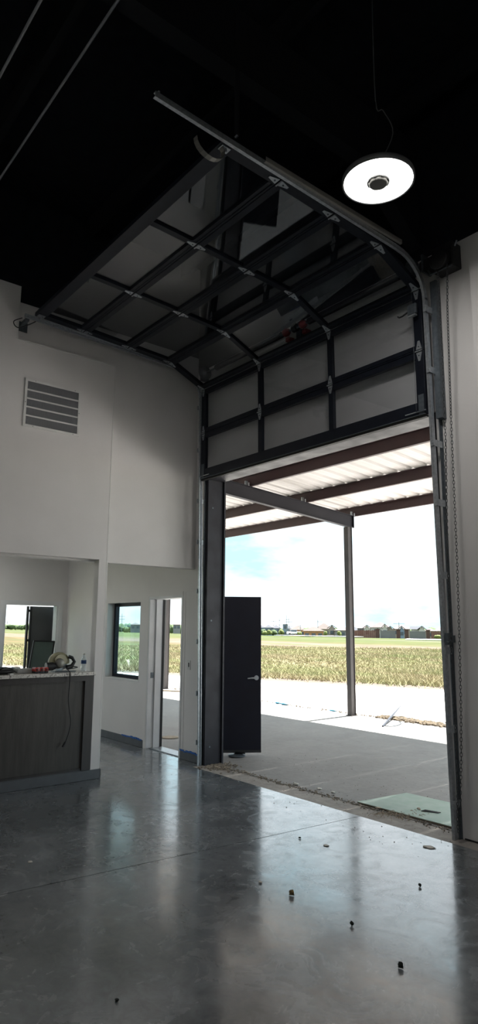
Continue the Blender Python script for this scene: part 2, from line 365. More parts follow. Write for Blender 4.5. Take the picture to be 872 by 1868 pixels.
# frame rafter with bottom flange, and flange brace
rf = thing('roof_rafter', (3.47, -8, 6.0), 'black painted steel roof rafter running above the right door track', 'rafter')
MB().box(3.40, 3.55, -15.9, .10, 6.0, 6.02).build('flange', M_beamk, rf); MB().box(3.468, 3.482, -15.9, .10, 6.02, 6.66).build('web', M_beamk, rf)
MB().prism([(3.40,.08,5.4), (3.40,.08,6.0), (3.40,-.7,6.0)], (.15,0,0)).build('haunch', M_beamk, rf)
for y, lb in ((-3.255, 'thin grey ceiling conduit nearer the garage door'), (-3.67, 'thin grey ceiling conduit at the upper left corner of the photo')):
    cd = MB(); cd.tube([(-.1, y, 5.99), (13.5, y, 5.99)], .011, 8)
    cd.build('ceiling_conduit', mat('conduit_grey', (.30,.31,.33), .5, .3), label=lb, cat='conduit', group='conduits under the ceiling')

# baseboards and tape
def baseboard(name, x0, x1, y0, y1, h=.105): return MB().box(x0, x1, y0, y1, 0.001, h).build(name, M_base, bevel=.003, kind='structure')
baseboard('baseboard_front', -4.30, -1.50, Y0-.012, Y0-.001)
baseboard('baseboard_front', -.535, -.10, Y0-.012, Y0-.001)
baseboard('baseboard_left', -.149, -.135, -6.9, -1.258)
baseboard('baseboard_left', -.27, -.135, -1.269, -1.257)
MB().box(3.69, 4.07, Y0-.008, Y0-.001, .001, .012).build('baseboard_right', M_rubb, kind='structure')
def tape(x0, x1, lab):
    t = MB(); n = 9
    for i in range(n):
        a = x0+(x1-x0)*i/n; b = x0+(x1-x0)*(i+1)/n; z = .10+random.uniform(-.006, .012); d = random.uniform(.015, .028)
        t.box(a, b, Y0-.014-random.uniform(.001,.01), Y0-.0125, z, z+d)
    t.build('masking_tape', M_tape, label=lab, cat='tape')
tape(-2.10, -1.52, 'strip of blue masking tape on the baseboard left of the white doorway')
tape(-.53, -.12, 'strip of blue masking tape on the baseboard between doorway and door track')

# ------------------------------------------------------------------ window in the front wall
wn = thing('window_1', (-2.2, .26, .92), 'black framed fixed window with tinted glass', 'window', kind='structure')
del wn['category']
x0, x1, z0, z1 = -2.738, -1.692, .922, 2.083; fw = .05
for nm, b in (('frame_side', (x0, x0+fw)), ('frame_side', (x1-fw, x1))): MB().box(b[0], b[1], .235, .30, z0, z1).build(nm, M_navy, wn)
for zz in (z0, z1-fw): MB().box(x0+fw, x1-fw, .235, .30, zz, zz+fw).build('frame_rail', M_navy, wn)
MB().box(x0+fw, x1-fw, .262, .268, z0+fw, z1-fw).build('pane', M_wpane, wn)
MB().box(-2.76, -1.67, Y0-.008, .20, .905, .921).build('window_sill', M_wall, wn)

# ------------------------------------------------------------------ white doorway with open exit door outside
dw = thing('door_1', (-.98, .2, 0), 'white steel door frame', 'doorway', kind='structure'); del dw['category']
j = MB(); j.box(-1.43, -1.395, Y0-.012, .345, 0, 2.15); j.box(-1.395, -1.375, .20, .345, 0, 2.115); j.build('jamb', M_white, dw, bevel=.003)
j = MB(); j.box(-.57, -.535, Y0-.012, .345, 0, 2.15); j.box(-.59, -.57, .20, .31, 0, 2.115); j.build('jamb', M_white, dw, bevel=.003)
j = MB(); j.box(-1.395, -.57, Y0-.012, .345, 2.115, 2.15); j.build('frame_head', M_white, dw)
j = MB(); j.box(-1.485, -1.43, Y0-.014, Y0-.001, 0, 2.20); j.box(-.535, -.48, Y0-.004, Y0-.001, 0, 2.20); j.box(-1.43, -.535, Y0-.014, Y0-.001, 2.15, 2.20); j.build('casing', M_wall, dw)
MB().box(-1.395, -.57, .15, .345, 0.001, .012).build('threshold', M_galv, dw)
MB().box(-1.396, -1.390, .14, .19, .98, 1.06).build('strike_plate', M_galvd, dw)
MB().box(-1.377, -1.368, .31, .345, 0, 2.11).build('weather_strip', M_rubb, dw)

H0 = Vector((-.545, .335, 0)); E0 = Vector((-.030, 1.085, 0)); dd = (E0-H0).normalized(); nn = Vector((dd.y, -dd.x, 0))
ed = thing('exit_door', H0, 'black steel exit door leaf swung open outside beside the big opening', 'door')
MB().obox(H0+dd*.01+Vector((0,0,.05)), dd*.90, nn*-.045, (0,0,2.09)).build('leaf', M_slab, ed, bevel=.002)
sw = MB().obox(H0+dd*.01+nn*.004+Vector((0,0,.045)), dd*.90, nn*.012, (0,0,.035)); sw.build('door_sweep', M_rubb, ed)
lv = H0+dd*.845+Vector((0,0,1.03))
m = MB(); m.cyl(lv+nn*.001, lv+nn*.014, .032, 20); m.cyl(lv+nn*.014, lv+nn*.055, .012, 12); m.tube([lv+nn*.052, lv+nn*.054-dd*.06, lv+nn*.052-dd*.125+Vector((0,0,-.006))], [.012,.010,.008], 10)
m.build('lever_handle', M_galv, ed)
for hz in (.25, 1.05, 1.85): MB().cyl(H0+nn*.008+Vector((0,0,hz)), H0+nn*.008+Vector((0,0,hz+.1)), .009, 8).build('hinge', M_galv, ed)
c = Vector((-.19, .79, 0)); m = MB(); m.lathe([(0,.004),(.10,.004),(.125,.018),(.12,.022),(.06,.03),(0,.034)], c, 24); rd = m.build('round_lid', M_galvd, label='dished round metal lid on the slab under the open exit door', cat='lid')
m = MB(); m.prism([(-.26,.80,.03), (-.14,.90,.03), (-.12,.88,.055), (-.20,.80,.06)], (.03,-.03,.004)); m.build('rubber_wedge', M_rubb, label='black rubber wedge lying on the round metal lid under the exit door', cat='door wedge')
m = MB(); m.lathe([(0,.001),(.13,.001),(.15,.008),(.10,.014),(.03,.01),(0,.01)], Vector((-2.0,.90,0)), 18); m.build('dirt_patch', M_dirt, label='small round patch of dirt on the slab seen through the white doorway', cat='dirt')

# light switch
m = MB().box(-.405, -.335, Y0-.007, Y0-.001, 1.155, 1.275); sp = m.build('light_switch', M_switch, label='small switch plate on the wall between white doorway and track', cat='switch')
MB().box(-.375, -.362, Y0-.014, Y0-.0075, 1.19, 1.245).build('toggle', M_black, sp)

# reception end doorway casing and the open black door beyond with framed glass
d2 = thing('door_2', (-4.3, (a0.y+a1.y)/2, 0), 'white cased doorway', 'doorway', kind='structure'); del d2['category']
for y in (a0.y-.075, a1.y): MB().box(-4.31, -4.292, y, y+.075, 0, za+.075).build('casing', M_white, d2)
MB().box(-4.31, -4.292, a0.y, a1.y, za, za+.075).build('casing_head', M_white, d2)
for y in (a0.y-.001, a1.y-.03): MB().box(-4.46, -4.312, y, y+.031, 0, za).build('jamb', M_white, d2)
s1 = ontoplane(50, 1150, 0, -4.62); s2 = ontoplane(112, 1150, 0, -4.62)
od = thing('storefront_door', (s1.x, s1.y, 0), 'dark grey door leaf standing open behind the reception doorway', 'door')
MB().box(-4.66, -4.62, s1.y+.05, s2.y+.02, .02, za-.01).build('leaf', mat('door_grey', (.065,.068,.070), .6), od)
MB().box(-4.66, -4.61, s1.y-.025, s1.y+.008, .02, za-.01).build('edge_stile', M_rubb, od); MB().box(-4.66, -4.61, s1.y+.034, s1.y+.062, .02, za-.01).build('edge_stile', M_rubb, od)
for hz in (.3, 1.44, za-.11): MB().box(-4.655, -4.605, s1.y-.01, s1.y+.05, hz, hz+.04).build('hinge', M_rubb, od)
# framed glass leaning behind the counter
fg = thing('framed_glass', (-3.6, -.4, 0), 'black framed green glass panel leaning upright behind the counter', 'panel')
def q(px, py, X): return ontoplane(px, py, 0, X)
A, B, Cc, D = q(52,1222,-3.95), q(91,1222,-3.95), q(99,1170,-4.15), q(62,1169,-4.15)
def low(p, t): v = (p-t); return t+v*((t.z-.02)/(t.z-p.z))
Al, Bl = low(A, D), low(B, Cc)
MB().prism([Al, Bl, Cc, D], (-.008, 0, 0)).build('glass', M_fglass, fg)
f = MB()
for p, r_ in ((Al, Bl), (Bl, Cc), (Cc, D), (D, Al)): f.bar(p, r_, .018, .028, (1,0,0))
f.build('frame', M_rubb, fg)

# ------------------------------------------------------------------ reception counter
ct = thing('reception_counter', (-.2, -4, 0), 'dark wood panelled reception counter front under the opening', 'counter')
MB().box(-.265, -.162, -6.98, -1.39, .112, 1.155).build('front_panel', M_wood, ct)
MB().box(-.162, -.135, -6.98, -1.39, 1.095, 1.155).build('top_rail', M_woodf, ct)
MB().box(-.162, -.135, -1.50, -1.39, .112, 1.095).build('stile', M_woodf, ct)
MB().box(-.162, -.135, -6.98, -6.88, .112, 1.095).build('stile', M_woodf, ct)
MB().box(-.162, -.150, -6.88, -1.50, .112, .135).build('bottom_bead', M_woodf, ct)
MB().box(-.265, -.152, -6.98, -1.39, .001, .112).build('plinth', M_base, ct)
m = MB().box(-.75, -.095, -6.98, -1.387, 1.157, 1.195); m.build('countertop', M_gran, bevel=.006, label='pale speckled stone countertop on the reception counter', cat='countertop')
ZC = 1.196
# bottle
bc = Vector((-.30, -1.475, ZC)); k_ = ontoplane(152, 1224, 0, -.30); bc.y = k_.y
bt = thing('water_bottle', bc, 'clear plastic water bottle with blue label at the end of the counter', 'bottle')
MB().lathe([(0,.0),(.028,.0),(.031,.006),(.031,.045),(.029,.06),(.031,.075),(.031,.125),(.026,.15),(.013,.175),(.012,.186)], bc, 20).build('body', M_pet, bt)
MB().lathe([(.0315,.085),(.0322,.087),(.0322,.123),(.0315,.125)], bc, 20).build('label_wrap', M_label, bt)
MB().lathe([(0,.203),(.013,.202),(.0135,.186),(0,.186)], bc, 16).build('cap', M_paper, bt)
# circular saw
def cp(px, X=-.30): return ontoplane(px, 1224, 0, X).y
sy = cp(112); sx = -.36
cs = thing('circular_saw', (sx, sy, ZC), 'olive and black circular saw with a hanging cord on the countertop', 'circular saw')
m = MB(); ring = []
m.prism([(sx-.02, sy+.105*math.cos(t)-.01, ZC+.085+.085*math.sin(t)) for t in [math.radians(a) for a in range(-10, 221, 14)]], (.035,0,0)); m.build('upper_guard', M_saw, cs, bevel=.004)
m = MB(); m.lathe([(0,.05),(.035,.05),(.042,.03),(.045,0),(.05,-.01)], Vector((sx+.02, sy-.015, ZC+.075)), 20, 'x'); m.build('gear_case', M_alu, cs)
m = MB(); m.prism([(sx+.016, sy+.07*math.cos(t)+.0, ZC+.075+.075*math.sin(t)) for t in [math.radians(a) for a in range(20, 160, 12)]]+[(sx+.016, sy-.05, ZC+.07), (sx+.016, sy+.05, ZC+.07)][::1], (.012,0,0)); m.build('guard_rim', mat('saw_shell_light', (.50,.47,.33), .45), cs)
m = MB(); m.tube([(sx+.03, sy+.075, ZC+.13), (sx+.035, sy+.11, ZC+.12), (sx+.035, sy+.135, ZC+.085), (sx+.03, sy+.11, ZC+.045), (sx+.03, sy+.06, ZC+.035)], [.017,.016,.017,.02,.022], 10); m.build('handle', M_black, cs)
m = MB(); m.cyl((sx+.03, sy-.08, ZC+.05), (sx+.03, sy-.15, ZC+.048), .036, 16); m.cyl((sx+.03, sy-.06, ZC+.05), (sx+.03, sy-.08, ZC+.05), .028, 16); m.build('motor', M_black, cs)
m = MB().box(sx-.03, sx+.07, sy-.07, sy+.14, ZC+.001, ZC+.006); m.build('base_plate', M_galvd, cs)
m = MB().prism([(sx-.004, sy+.08*math.cos(t), ZC+.072+.066*math.sin(t)) for t in [math.radians(a) for a in range(0, 360, 15)]], (.003,0,0)); m.build('blade', M_galv, cs)
for ch_ in cs.children: ch_.scale = (1.25, 1.2, 1.3)
e1 = ontoplane(128, 1229, 0, -.085)
cps = [(sx+.03, sy+.13, ZC+.06), (-.22, sy+.16, ZC+.05), (-.14, e1.y, ZC+.035), (-.088, e1.y, ZC-.0)]
for px, py in ((127,1250), (125,1275), (127,1298), (129,1315), (126,1335), (119,1355)):
    cps.append(tuple(ontoplane(px, py, 0, -.115)))
def smooth_path(p, n=5):
    p = [Vector(a) for a in p]; out = []
    for i in range(len(p)-1):
        a, b, c_, d = p[max(i-1,0)], p[i], p[i+1], p[min(i+2, len(p)-1)]
        for k in range(n):
            t = k/n; out.append(.5*((2*b)+(-a+c_)*t+(2*a-5*b+4*c_-d)*t*t+(-a+3*b-3*c_+d)*t**3))
    return out+[p[-1]]
sp_ = smooth_path(cps); MB().tube(sp_, .0055, 8).build('cord', M_black, cs)
MB().tube([sp_[-1]+Vector((0,0,.005)), sp_[-1]-Vector((0,.03,.045))], .013, 8).build('plug', M_black, cs)
# red battery packs
for i, (px, lb) in enumerate(((64, 'leftmost of the red and black battery packs on the counter'), (73, 'middle one of the red and black battery packs on the counter'), (82, 'red battery pack on the counter nearest the circular saw'))):
    y = cp(px, -.25); b = thing('battery_pack', (-.25, y, ZC), lb, 'battery', 'battery packs on the countertop')
    MB().box(-.30, -.20, y-.021, y+.021, ZC+.001, ZC+.022).build('base', M_black, b, bevel=.003)
    MB().prism([(-.30, y-.02, ZC+.022), (-.30, y+.02, ZC+.022), (-.30, y+.018, ZC+.062), (-.30, y-.018, ZC+.062)], (.10,0,0)).build('shell', M_red, b, bevel=.005)
    MB().box(-.20, -.194, y-.008, y+.008, ZC+.028, ZC+.05).build('terminal', M_black, b)
y = (cp(32)+cp(58))/2
MB().box(-.42, -.28, cp(31,-.3), cp(57,-.3), ZC+.001, ZC+.05).build('grey_box', M_card, bevel=.003, label='low grey cardboard box lying left of the red battery packs', cat='box')
m = MB(); yy = cp(6,-.3); bg_ = thing('tool_bag', (-.3, yy, ZC), 'slumped black tool bag at the left end of the counter', 'bag')
m.blob((-.26, yy-.02, ZC+.03), .10, 3, .05, (.7,1.3,.32)); m.build('bag_body', M_black, bg_)
MB().tube(smooth_path([(-.22,yy-.09,ZC+.04),(-.19,yy-.03,ZC+.075),(-.19,yy+.05,ZC+.06),(-.2,yy+.11,ZC+.02)]), .008, 8).build('strap', M_rubb, bg_)
MB().box(-.20, -.13, cp(17,-.16), cp(24,-.16), ZC+.001, ZC+.012).build('paper_scrap', M_paper, label='small white folded paper on the counter edge beside the black bag', cat='paper')
fb = MB(); a = ontoplane(0, 1208, 0, -.55); b = ontoplane(24, 1212, 0, -.55)
fb.prism([(-.60, a.y-.2, ZC+.002), (-.60, b.y, ZC+.002), (-.60, b.y, ZC+.05), (-.60, a.y-.2, ZC+.085)], (.14,0,0)); fb.build('document_binder', mat('dusty_blue', (.10,.13,.17), .6), label='blue grey binder lying behind the black tool bag', cat='binder')
MB().box(-.62, -.50, cp(24,-.55), cp(34,-.55), ZC+.001, ZC+.055).build('tissue_box', M_paper, label='small white box standing behind the grey cardboard box', cat='box')

# ------------------------------------------------------------------ return air grille
vy0, vy1, vz0, vz1 = -2.423, -1.729, 3.972, 4.55
vg = thing('air_grille', (-.15, (vy0+vy1)/2, vz0), 'white rectangular return air grille high on the left wall', 'vent')
b = .03
f = MB(); f.box(-.149, -.138, vy0, vy1, vz0, vz0+b); f.box(-.149, -.138, vy0, vy1, vz1-b, vz1); f.box(-.149, -.138, vy0, vy0+b, vz0+b, vz1-b); f.box(-.149, -.138, vy1-b, vy1, vz0+b, vz1-b)
f.build('grille_frame', M_vent, vg, bevel=.002)
MB().box(-.1495, -.1465, vy0+b, vy1-b, vz0+b, vz1-b).build('filter', M_ventd, vg)
hs = (vz1-vz0-2*b)/5
for i in range(1, 5): MB().box(-.147, -.139, vy0+b, vy1-b, vz0+b+i*hs-.009, vz0+b+i*hs+.009).build('cross_bar', M_vent, vg)
fins = MB(); n = 60
for i in range(1, n): y = vy0+b+(vy1-vy0-2*b)*i/n; fins.box(-.147, -.1425, y-.0012, y+.0012, vz0+b, vz1-b)
fins.build('fins', mat('vent_fin', (.34,.345,.36), .6), vg, kind='stuff')
for y, z in ((vy0+.12, vz1-.015), (vy1-.08, vz1-.015), (vy0+.12, vz0+.015), (vy1-.08, vz0+.015), (vy0+.015, (vz0+vz1)/2), (vy1-.015, (vz0+vz1)/2)):
    MB().cyl((-.1378, y, z), (-.136, y, z), .005, 8).build('screw', M_galvd, vg)

# ------------------------------------------------------------------ big bay: steel jambs
jb = thing('bay_jamb', (.0, .2, 0), 'dark bronze steel jamb on the left side of the bay opening', 'jamb')
m = MB(); m.box(-.018, .03, .095, .355, 0, 3.71); m.build('channel', M_steel, jb)
m = MB(); m.box(.03, .058, .345, .37, 0, 3.71); m.build('outer_lip', M_steel, jb)
for z in (.22, 1.8, 3.3): MB().cyl((.03, .17, z), (.034, .17, z), .012, 10).build('bolt', M_galvd, jb)
jr = thing('bay_jamb', (3.7, .2, 0), 'dark steel jamb on the right side of the bay opening', 'jamb')
MB().box(3.575, 3.60, .105, .345, 0, 3.71).build('channel', M_steel, jr); MB().box(3.55, 3.575, .335, .36, 0, 3.71).build('outer_lip', M_steel, jr)
hd = MB().box(.03, 3.575, .10, .345, 3.68, 3.718); hd.build('bay_lintel', M_steel, label='dark steel lintel plate over the top of the bay opening', cat='lintel')

# ------------------------------------------------------------------ sectional door
J = [(-.02, 3.670), (-.02, 4.305), (-.03, 4.925), (-.585, 5.170), (-1.20, 5.205), (-1.81, 5.238), (-2.42, 5.262)]   # (y, z) joints
XL, XR = .005, 3.585; st = .095; ms = .065
door = thing('sectional_garage_door', (1.8, -.02, 3.67), 'raised dark framed overhead garage door with glass panels', 'garage door')
xs = [XL+st, 0, 0, 0, 0, XR-st]
c1, c2 = 1.225, 2.395
cols = [(XL+st, c1-ms/2), (c1+ms/2, c2-ms/2), (c2+ms/2, XR-st)]
for i in range(6):
    A = Vector((0, *J[i])); B = Vector((0, *J[i+1])); t = (B-A).normalized(); Ln = (B-A).length-.006; nrm = Vector((1,0,0)).cross(t)  # points outwards / up
    A = A+t*.003
    lo_ = .13 if i == 0 else .062; hi_ = .062 if i < 5 else .12; th = .045
    fr = MB()
    def pc(x0, x1, s0, s1, n0=-th, n1=0.0, mb=fr): mb.obox(Vector((x0,0,0))+A+t*s0+nrm*n0, Vector((x1-x0,0,0)), t*(s1-s0), nrm*(n1-n0))
    # nrm = X x t : for t up (z) -> X x Z = -Y ; make it point to the room side = -Y => room side is +nrm
    def pcr(*a, **k): pc(*a, **k)
    pc(XL, XL+st, 0, Ln); pc(XR-st, XR, 0, Ln)
    pc(XL+st, XR-st, 0, lo_); pc(XL+st, XR-st, Ln-hi_, Ln)
    pc(c1-ms/2, c1+ms/2, lo_, Ln-hi_); pc(c2-ms/2, c2+ms/2, lo_, Ln-hi_)
    # thin raised glazing lip on rails
    sec = fr.build('door_section', M_navy, door, bevel=.002)
    for (x0, x1) in cols:
        g = MB(); pc(x0-.006, x1+.006, lo_-.006, Ln-hi_+.006, -.028, -.022, g); g.build('pane', M_pane, sec)
    if i == 0:
        g = MB(); pc(XL, XR, -.022, -.004, -.04, -.005, g); g.build('bottom_seal', M_rubb, sec)
        g = MB(); pc(XL, XR, .001, .008, .001, .010, g); g.build('retainer_strip', M_galvd, sec)
        for x, sg in ((XL+.045, 1), (XR-.045, -1)):
            g = MB(); pc(x-.03, x+.03, .01, .20, .0008, .005, g); pc(x-.045, x+.045 , .03, .036, .0055, .03, g); g.build('bottom_bracket', M_galvd, sec)
            p = A+t*.033+nrm*.022; g = MB(); g.tube([Vector((x-sg*.06,0,0))+p, Vector((x+sg*.17 if sg > 0 else x-.17, 0, 0))+p], .006, 8); g.build('lift_pin', M_galv, sec)
    if i == 5:
        for x in (XL+.05, XR-.05):
            g = MB(); pc(x-.03, x+.03, Ln-.10, Ln-.02, .0008, .006, g); pc(x-.05, x+.02, Ln-.07, Ln-.062, .0065, .035, g); g.build('top_bracket', M_galv, sec)
    # stiffener ridge along the rail top
    if 0 < i:
        g = MB(); pc(XL+.1, XR-.1, .016, .026, .0004, .006, g); g.build('rail_rib', M_navy, sec)
    # hinges at the joint above this section
    if i < 5:
        B0 = A+t*Ln; t2 = (Vector((0, *J[i+2]))-Vector((0, *J[i+1]))).normalized(); n2 = Vector((1,0,0)).cross(t2)
        for x in (XL+.045, c1, c2, XR-.045):
            g = MB(); wdt = .032
            def tri(o, tt, nv, sgn):
                g.prism([Vector((x-wdt,0,0))+o+nv*.001, Vector((x+wdt,0,0))+o+nv*.001, Vector((x+.010,0,0))+o+tt*sgn*.085+nv*.001, Vector((x-.010,0,0))+o+tt*sgn*.085+nv*.001], nv*.005)
            tri(B0-t*.012, t, nrm, -1); tri(B0+t2*.018, t2, n2, 1)
            g.cyl(Vector((x-wdt-.006,0,0))+B0+nrm*.012, Vector((x+wdt+.006,0,0))+B0+nrm*.012, .007, 8)
            g.build('hinge', M_galv, sec)
            for sgn, tt, nv in ((-1, t, nrm), (1, t2, n2)):
                h = MB(); o = Vector((x,0,0))+B0+tt*sgn*.045+nv*.006; h.cyl(o, o+nv*.006, .007, 6); h.build('rivet', M_galvd, sec)
# inside lock on right stile of second section
lk = thing('slide_lock', (XR-.05, -.07, 4.68), 'small black and steel slide lock on the right edge of the garage door', 'lock')
MB().box(XR-.105, XR-.01, -.100, -.0715, 4.66, 4.76).build('lock_case', M_galvd, lk, bevel=.003)
MB().box(XR-.10, XR-.015, -.105, -.0715, 4.635, 4.652).build('lock_bar', M_galv, lk)
MB().tube([(XR-.10,-.09,4.70), (XR-.16,-.10,4.675), (XR-.20,-.10,4.675), (XR-.215,-.10,4.69)], .008, 8).build('lock_handle', M_black, lk)

# ------------------------------------------------------------------ tracks
def track_path(x, zend, yend):
    P = [(x, .045, 0.0), (x, -.03, 4.78)]
    for k in range(1, 9):
        a = math.pi/2*k/9; P.append((x, -.03-.395*(1-math.cos(a)), 4.78+.38*math.sin(a)))
    P.append((x, -.46, 5.165)); P.append((x, yend, zend)); return P
def track(x, sg, label, zend, yend):
    T = thing('door_track', (x, -.05, 0), label, 'door track')
    P = [Vector(p) for p in track_path(x, zend, yend)]
    for nm, off, wd, hg in (('track_channel', 0, .012, .055),):
        m = MB()
        for a, b2 in zip(P[:-1], P[1:]):
            d = (b2-a).normalized(); u = Vector((1,0,0)).cross(d)    # in-plane normal
            m.obox(a-Vector((.004,0,0))-u*.022, Vector((.008,0,0)), u*.044, (b2-a)*1.004)
            m.obox(a+u*.016, Vector((-sg*.024,0,0)), u*.006, (b2-a)*1.004)
            m.obox(a-u*.022, Vector((-sg*.024,0,0)), u*.006, (b2-a)*1.004)
        m.build(nm, M_galv, T)
    # wall angle behind the vertical track
    m = MB(); m.box(x-.004+sg*.010, x+.004+sg*.010, .072, .108, .0, 4.75); m.box(x+sg*.010, x+sg*.024, .098, .108, 0, 4.75); m.build('wall_angle', M_galvd, T)
    for z in (.25, .85, 1.5, 2.15, 2.8, 3.35, 4.05, 4.65):
        yt = .045-.075*z/4.78; m = MB(); m.box(x-.014, x+sg*.022, yt-.036, yt-.024, z, z+.06); m.box(x+sg*.016-.004, x+sg*.016+.004, yt-.024, .108, z, z+.06); m.build('bracket', M_galv, T)
        MB().cyl((x+sg*.008, yt-.0365, z+.03), (x+sg*.008, yt-.043, z+.03), .008, 8).build('bolt', M_galv, T)
    return T
TL = track(-.022, -1, 'galvanised left track of the garage door along the left wall', 5.24, -2.52)
TR = track(3.645, 1, 'galvanised right track of the garage door, its free end in mid air', 5.262, -3.02)
m = MB(); m.bar((3.660, -.40, 5.20), (3.660, -2.06, 5.222), .022, .004); m.bar((3.671, -.40, 5.220), (3.671, -2.06, 5.242), .004, .036); m.build('reinforcing_angle', mat('galv_warm', (.48,.46,.42), .45, .6), TR)
# right wood/steel post strip beside right track
m = MB(); m.box(3.652, 3.715, .035, .105, 3.62, 4.98); m.build('track_backing', M_galvd, TR)
m = MB(); m.bar((3.68, -2.35, 5.27), (3.68, -2.35, 6.64), .04, .004, (0,1,0)); m.bar((3.70, -2.37, 5.27), (3.70, -2.37, 6.64), .004, .04, (0,1,0))
m.build('hanger_angle', M_beamk, TR)
for k in range(2): MB().cyl((3.66, -2.35, 5.28+.05*k), (3.69, -2.35, 5.28+.05*k), .009, 8).build('bolt', M_galv, TR)
MB().cyl((3.64, -3.0, 5.275), (3.64, -3.0, 5.30), .009, 8).build('bolt', M_galv, TR)
m = MB(); m.box(-.262, -.04, -2.50, -2.46, 5.20, 5.235); m.box(-.262, -.255, -2.56, -2.40, 5.15, 5.27); m.build('hanger_bracket', M_galvd, TL)
m = MB(); m.tube(smooth_path([(-.05,-2.54,5.22), (-.10,-2.62,5.17), (-.12,-2.56,5.12), (-.06,-2.45,5.17), (-.03,-2.36,5.24)]), .006, 6); m.build('cable', M_rubb, TL)
# curled strap under the right track end
st_ = [(3.60-.01*k, -2.62, 5.25) for k in range(1)]
m = MB(); ctr = Vector((3.56, -2.52, 5.18)); pts = []
for k in range(12):
    a = math.radians(-60-k*19); pts.append(ctr+Vector((0.02*k/12, .13*math.sin(a)*-1, .10*math.cos(a))))
for a, b2 in zip(pts[:-1], pts[1:]):
    d = b2-a; m.obox(a-Vector((.022,0,0)), (.044,0,0), Vector((1,0,0)).cross(d).normalized()*.003, d)
m.build('curled_strap', mat('strap_steel', (.20,.20,.18), .5, .5), label='curled metal strap hanging below the free end of the right track', cat='strap')

# ------------------------------------------------------------------ torsion shaft with springs and drums
ts = thing('torsion_shaft', (1.8, .0, 5.17), 'black torsion spring shaft above the bay opening behind the glass panels', 'torsion shaft')
MB().cyl((-.02, -.005, 5.17), (3.72, -.005, 5.17), .013, 12).build('shaft', M_galvd, ts)
for x0, x1 in ((.30, 1.62), (2.06, 3.35)):
    m = MB(); m.cyl((x0, -.005, 5.17), (x1, -.005, 5.17), .034, 14); n = int((x1-x0)/.02)
    prof = []
    for k in range(n): prof += [(.034, k*.02), (.039, k*.02+.01)]
    m2 = MB(); m2.lathe(prof, Vector((x0, -.005, 5.17)), 14, 'x'); m2.build('spring', M_black, ts)
for x in (1.70, 1.98):
    m = MB(); m.lathe([(.02,-.05),(.045,-.04),(.05,0),(.036,.03),(.02,.05)], Vector((x, -.005, 5.17)), 16, 'x'); m.build('winding_cone', M_redp, ts)
    m = MB(); m.box(x-.03, x+.03, .0, .09, 5.06, 5.11); m.build('red_tag', M_redp, ts)
MB().box(1.80, 1.88, .05, .105, 5.02, 5.28).build('centre_bracket', M_galvd, ts)
MB().cyl((1.81, -.005, 5.17), (1.87, -.005, 5.17), .045, 16).build('bearing', M_black, ts)
for x in (.045, 3.50):
    m = MB(); m.lathe([(.0,-.03),(.085,-.03),(.09,-.025),(.07,-.02),(.07,.02),(.09,.025),(.03,.03),(.013,.05)], Vector((x, -.005, 5.17)), 24, 'x'); m.build('cable_drum', M_galvd, ts)
    MB().tube([(x, -.05, 5.15), (x, -.05, 3.72)], .0018, 6).build('lift_cable', M_galvd, ts)
for x in (-.03, 3.62): MB().box(x-.01, x+.01, -.03, .108, 5.08, 5.26).build('end_bearing_plate', M_galvd, ts)

# chain hoist
ho = thing('chain_hoist', (3.82, -.02, 5.0), 'black chain hoist at the top right corner of the garage door', 'hoist')
MB().box(3.74, 3.96, -.05, .10, 5.00, 5.24).build('housing', M_black, ho, bevel=.01)
m = MB(); m.lathe([(0,-.03),(.085,-.03),(.095,-.02),(.08,0),(.095,.02),(.085,.03),(0,.03)], Vector((3.85, -.085, 5.07)), 24, 'y'); m.build('pocket_wheel', M_black, ho)
m = MB(); m.tube([(3.74, -.07, 4.98), (3.96, -.07, 4.98)], .008, 8); m.tube([(3.74,-.07,4.98),(3.70,-.05,5.05)], .008, 8); m.build('chain_guide', M_galvd, ho)
m = MB(); m.box(3.62, 3.74, -.02, .10, 5.10, 5.20); m.cyl((3.58, .03, 5.17), (3.74, .03, 5.17), .05, 16); m.build('reduction_gear', M_black, ho)
MB().cyl((3.96, .0, 5.20), (4.0, -.03, 5.22), .008, 8).build('release_pin', M_galv, ho)
# hand chain: one endless loop of links
lk_r, lk_w, wire = .019, .0085, .0032
bmv = []; bmf = []
nseg, nc = 10, 4
base = []
for i in range(nseg):
    a = 2*math.pi*i/nseg; cx, cz = lk_w*math.cos(a), lk_r*math.sin(a)
    nrm_ = Vector((math.cos(a), 0, math.sin(a)))
    for k in range(nc):
        b2 = 2*math.pi*k/nc+.78; base.append(Vector((cx,0,cz))+nrm_*wire*math.cos(b2)+Vector((0,wire*math.sin(b2),0)))
bf_ = [(i*nc+k, ((i+1) % nseg)*nc+k, ((i+1) % nseg)*nc+(k+1) % nc, i*nc+(k+1) % nc) for i in range(nseg) for k in range(nc)]
ch = MB(); pitch = .030
def strand(pts):
    tot = 0
    P = [Vector(p) for p in pts]; L = [(b2-a).length for a, b2 in zip(P[:-1], P[1:])]; T = sum(L); n = int(T/pitch)
    for i in range(n):
        s = (i+.5)*T/n; k = 0
        while s > L[k]: s -= L[k]; k += 1
        p = P[k]+(P[k+1]-P[k])*s/L[k]; d = (P[k+1]-P[k]).normalized(); rot = d.to_track_quat('Z', 'Y').to_matrix() @ Matrix.Rotation((math.pi/2 if i % 2 else 0)+.5, 3, 'Z')
        ch.add([rot @ v+p for v in base], bf_, True)
strand([(3.825, -.085, 5.00), (3.805, -.05, 4.2), (3.785, -.035, 3.39), (3.745, -.03, 2.4), (3.735, -.03, 1.66), (3.738, -.03, 1.05), (3.735, -.03, .5), (3.715, -.03, .14), (3.722, -.03, .10), (3.735, -.03, .16), (3.78, -.03, .68), (3.80, -.03, 1.06), (3.819, -.03, 1.64), (3.834, -.03, 2.26), (3.848, -.03, 3.58), (3.895, -.07, 4.6), (3.925, -.085, 5.00)])
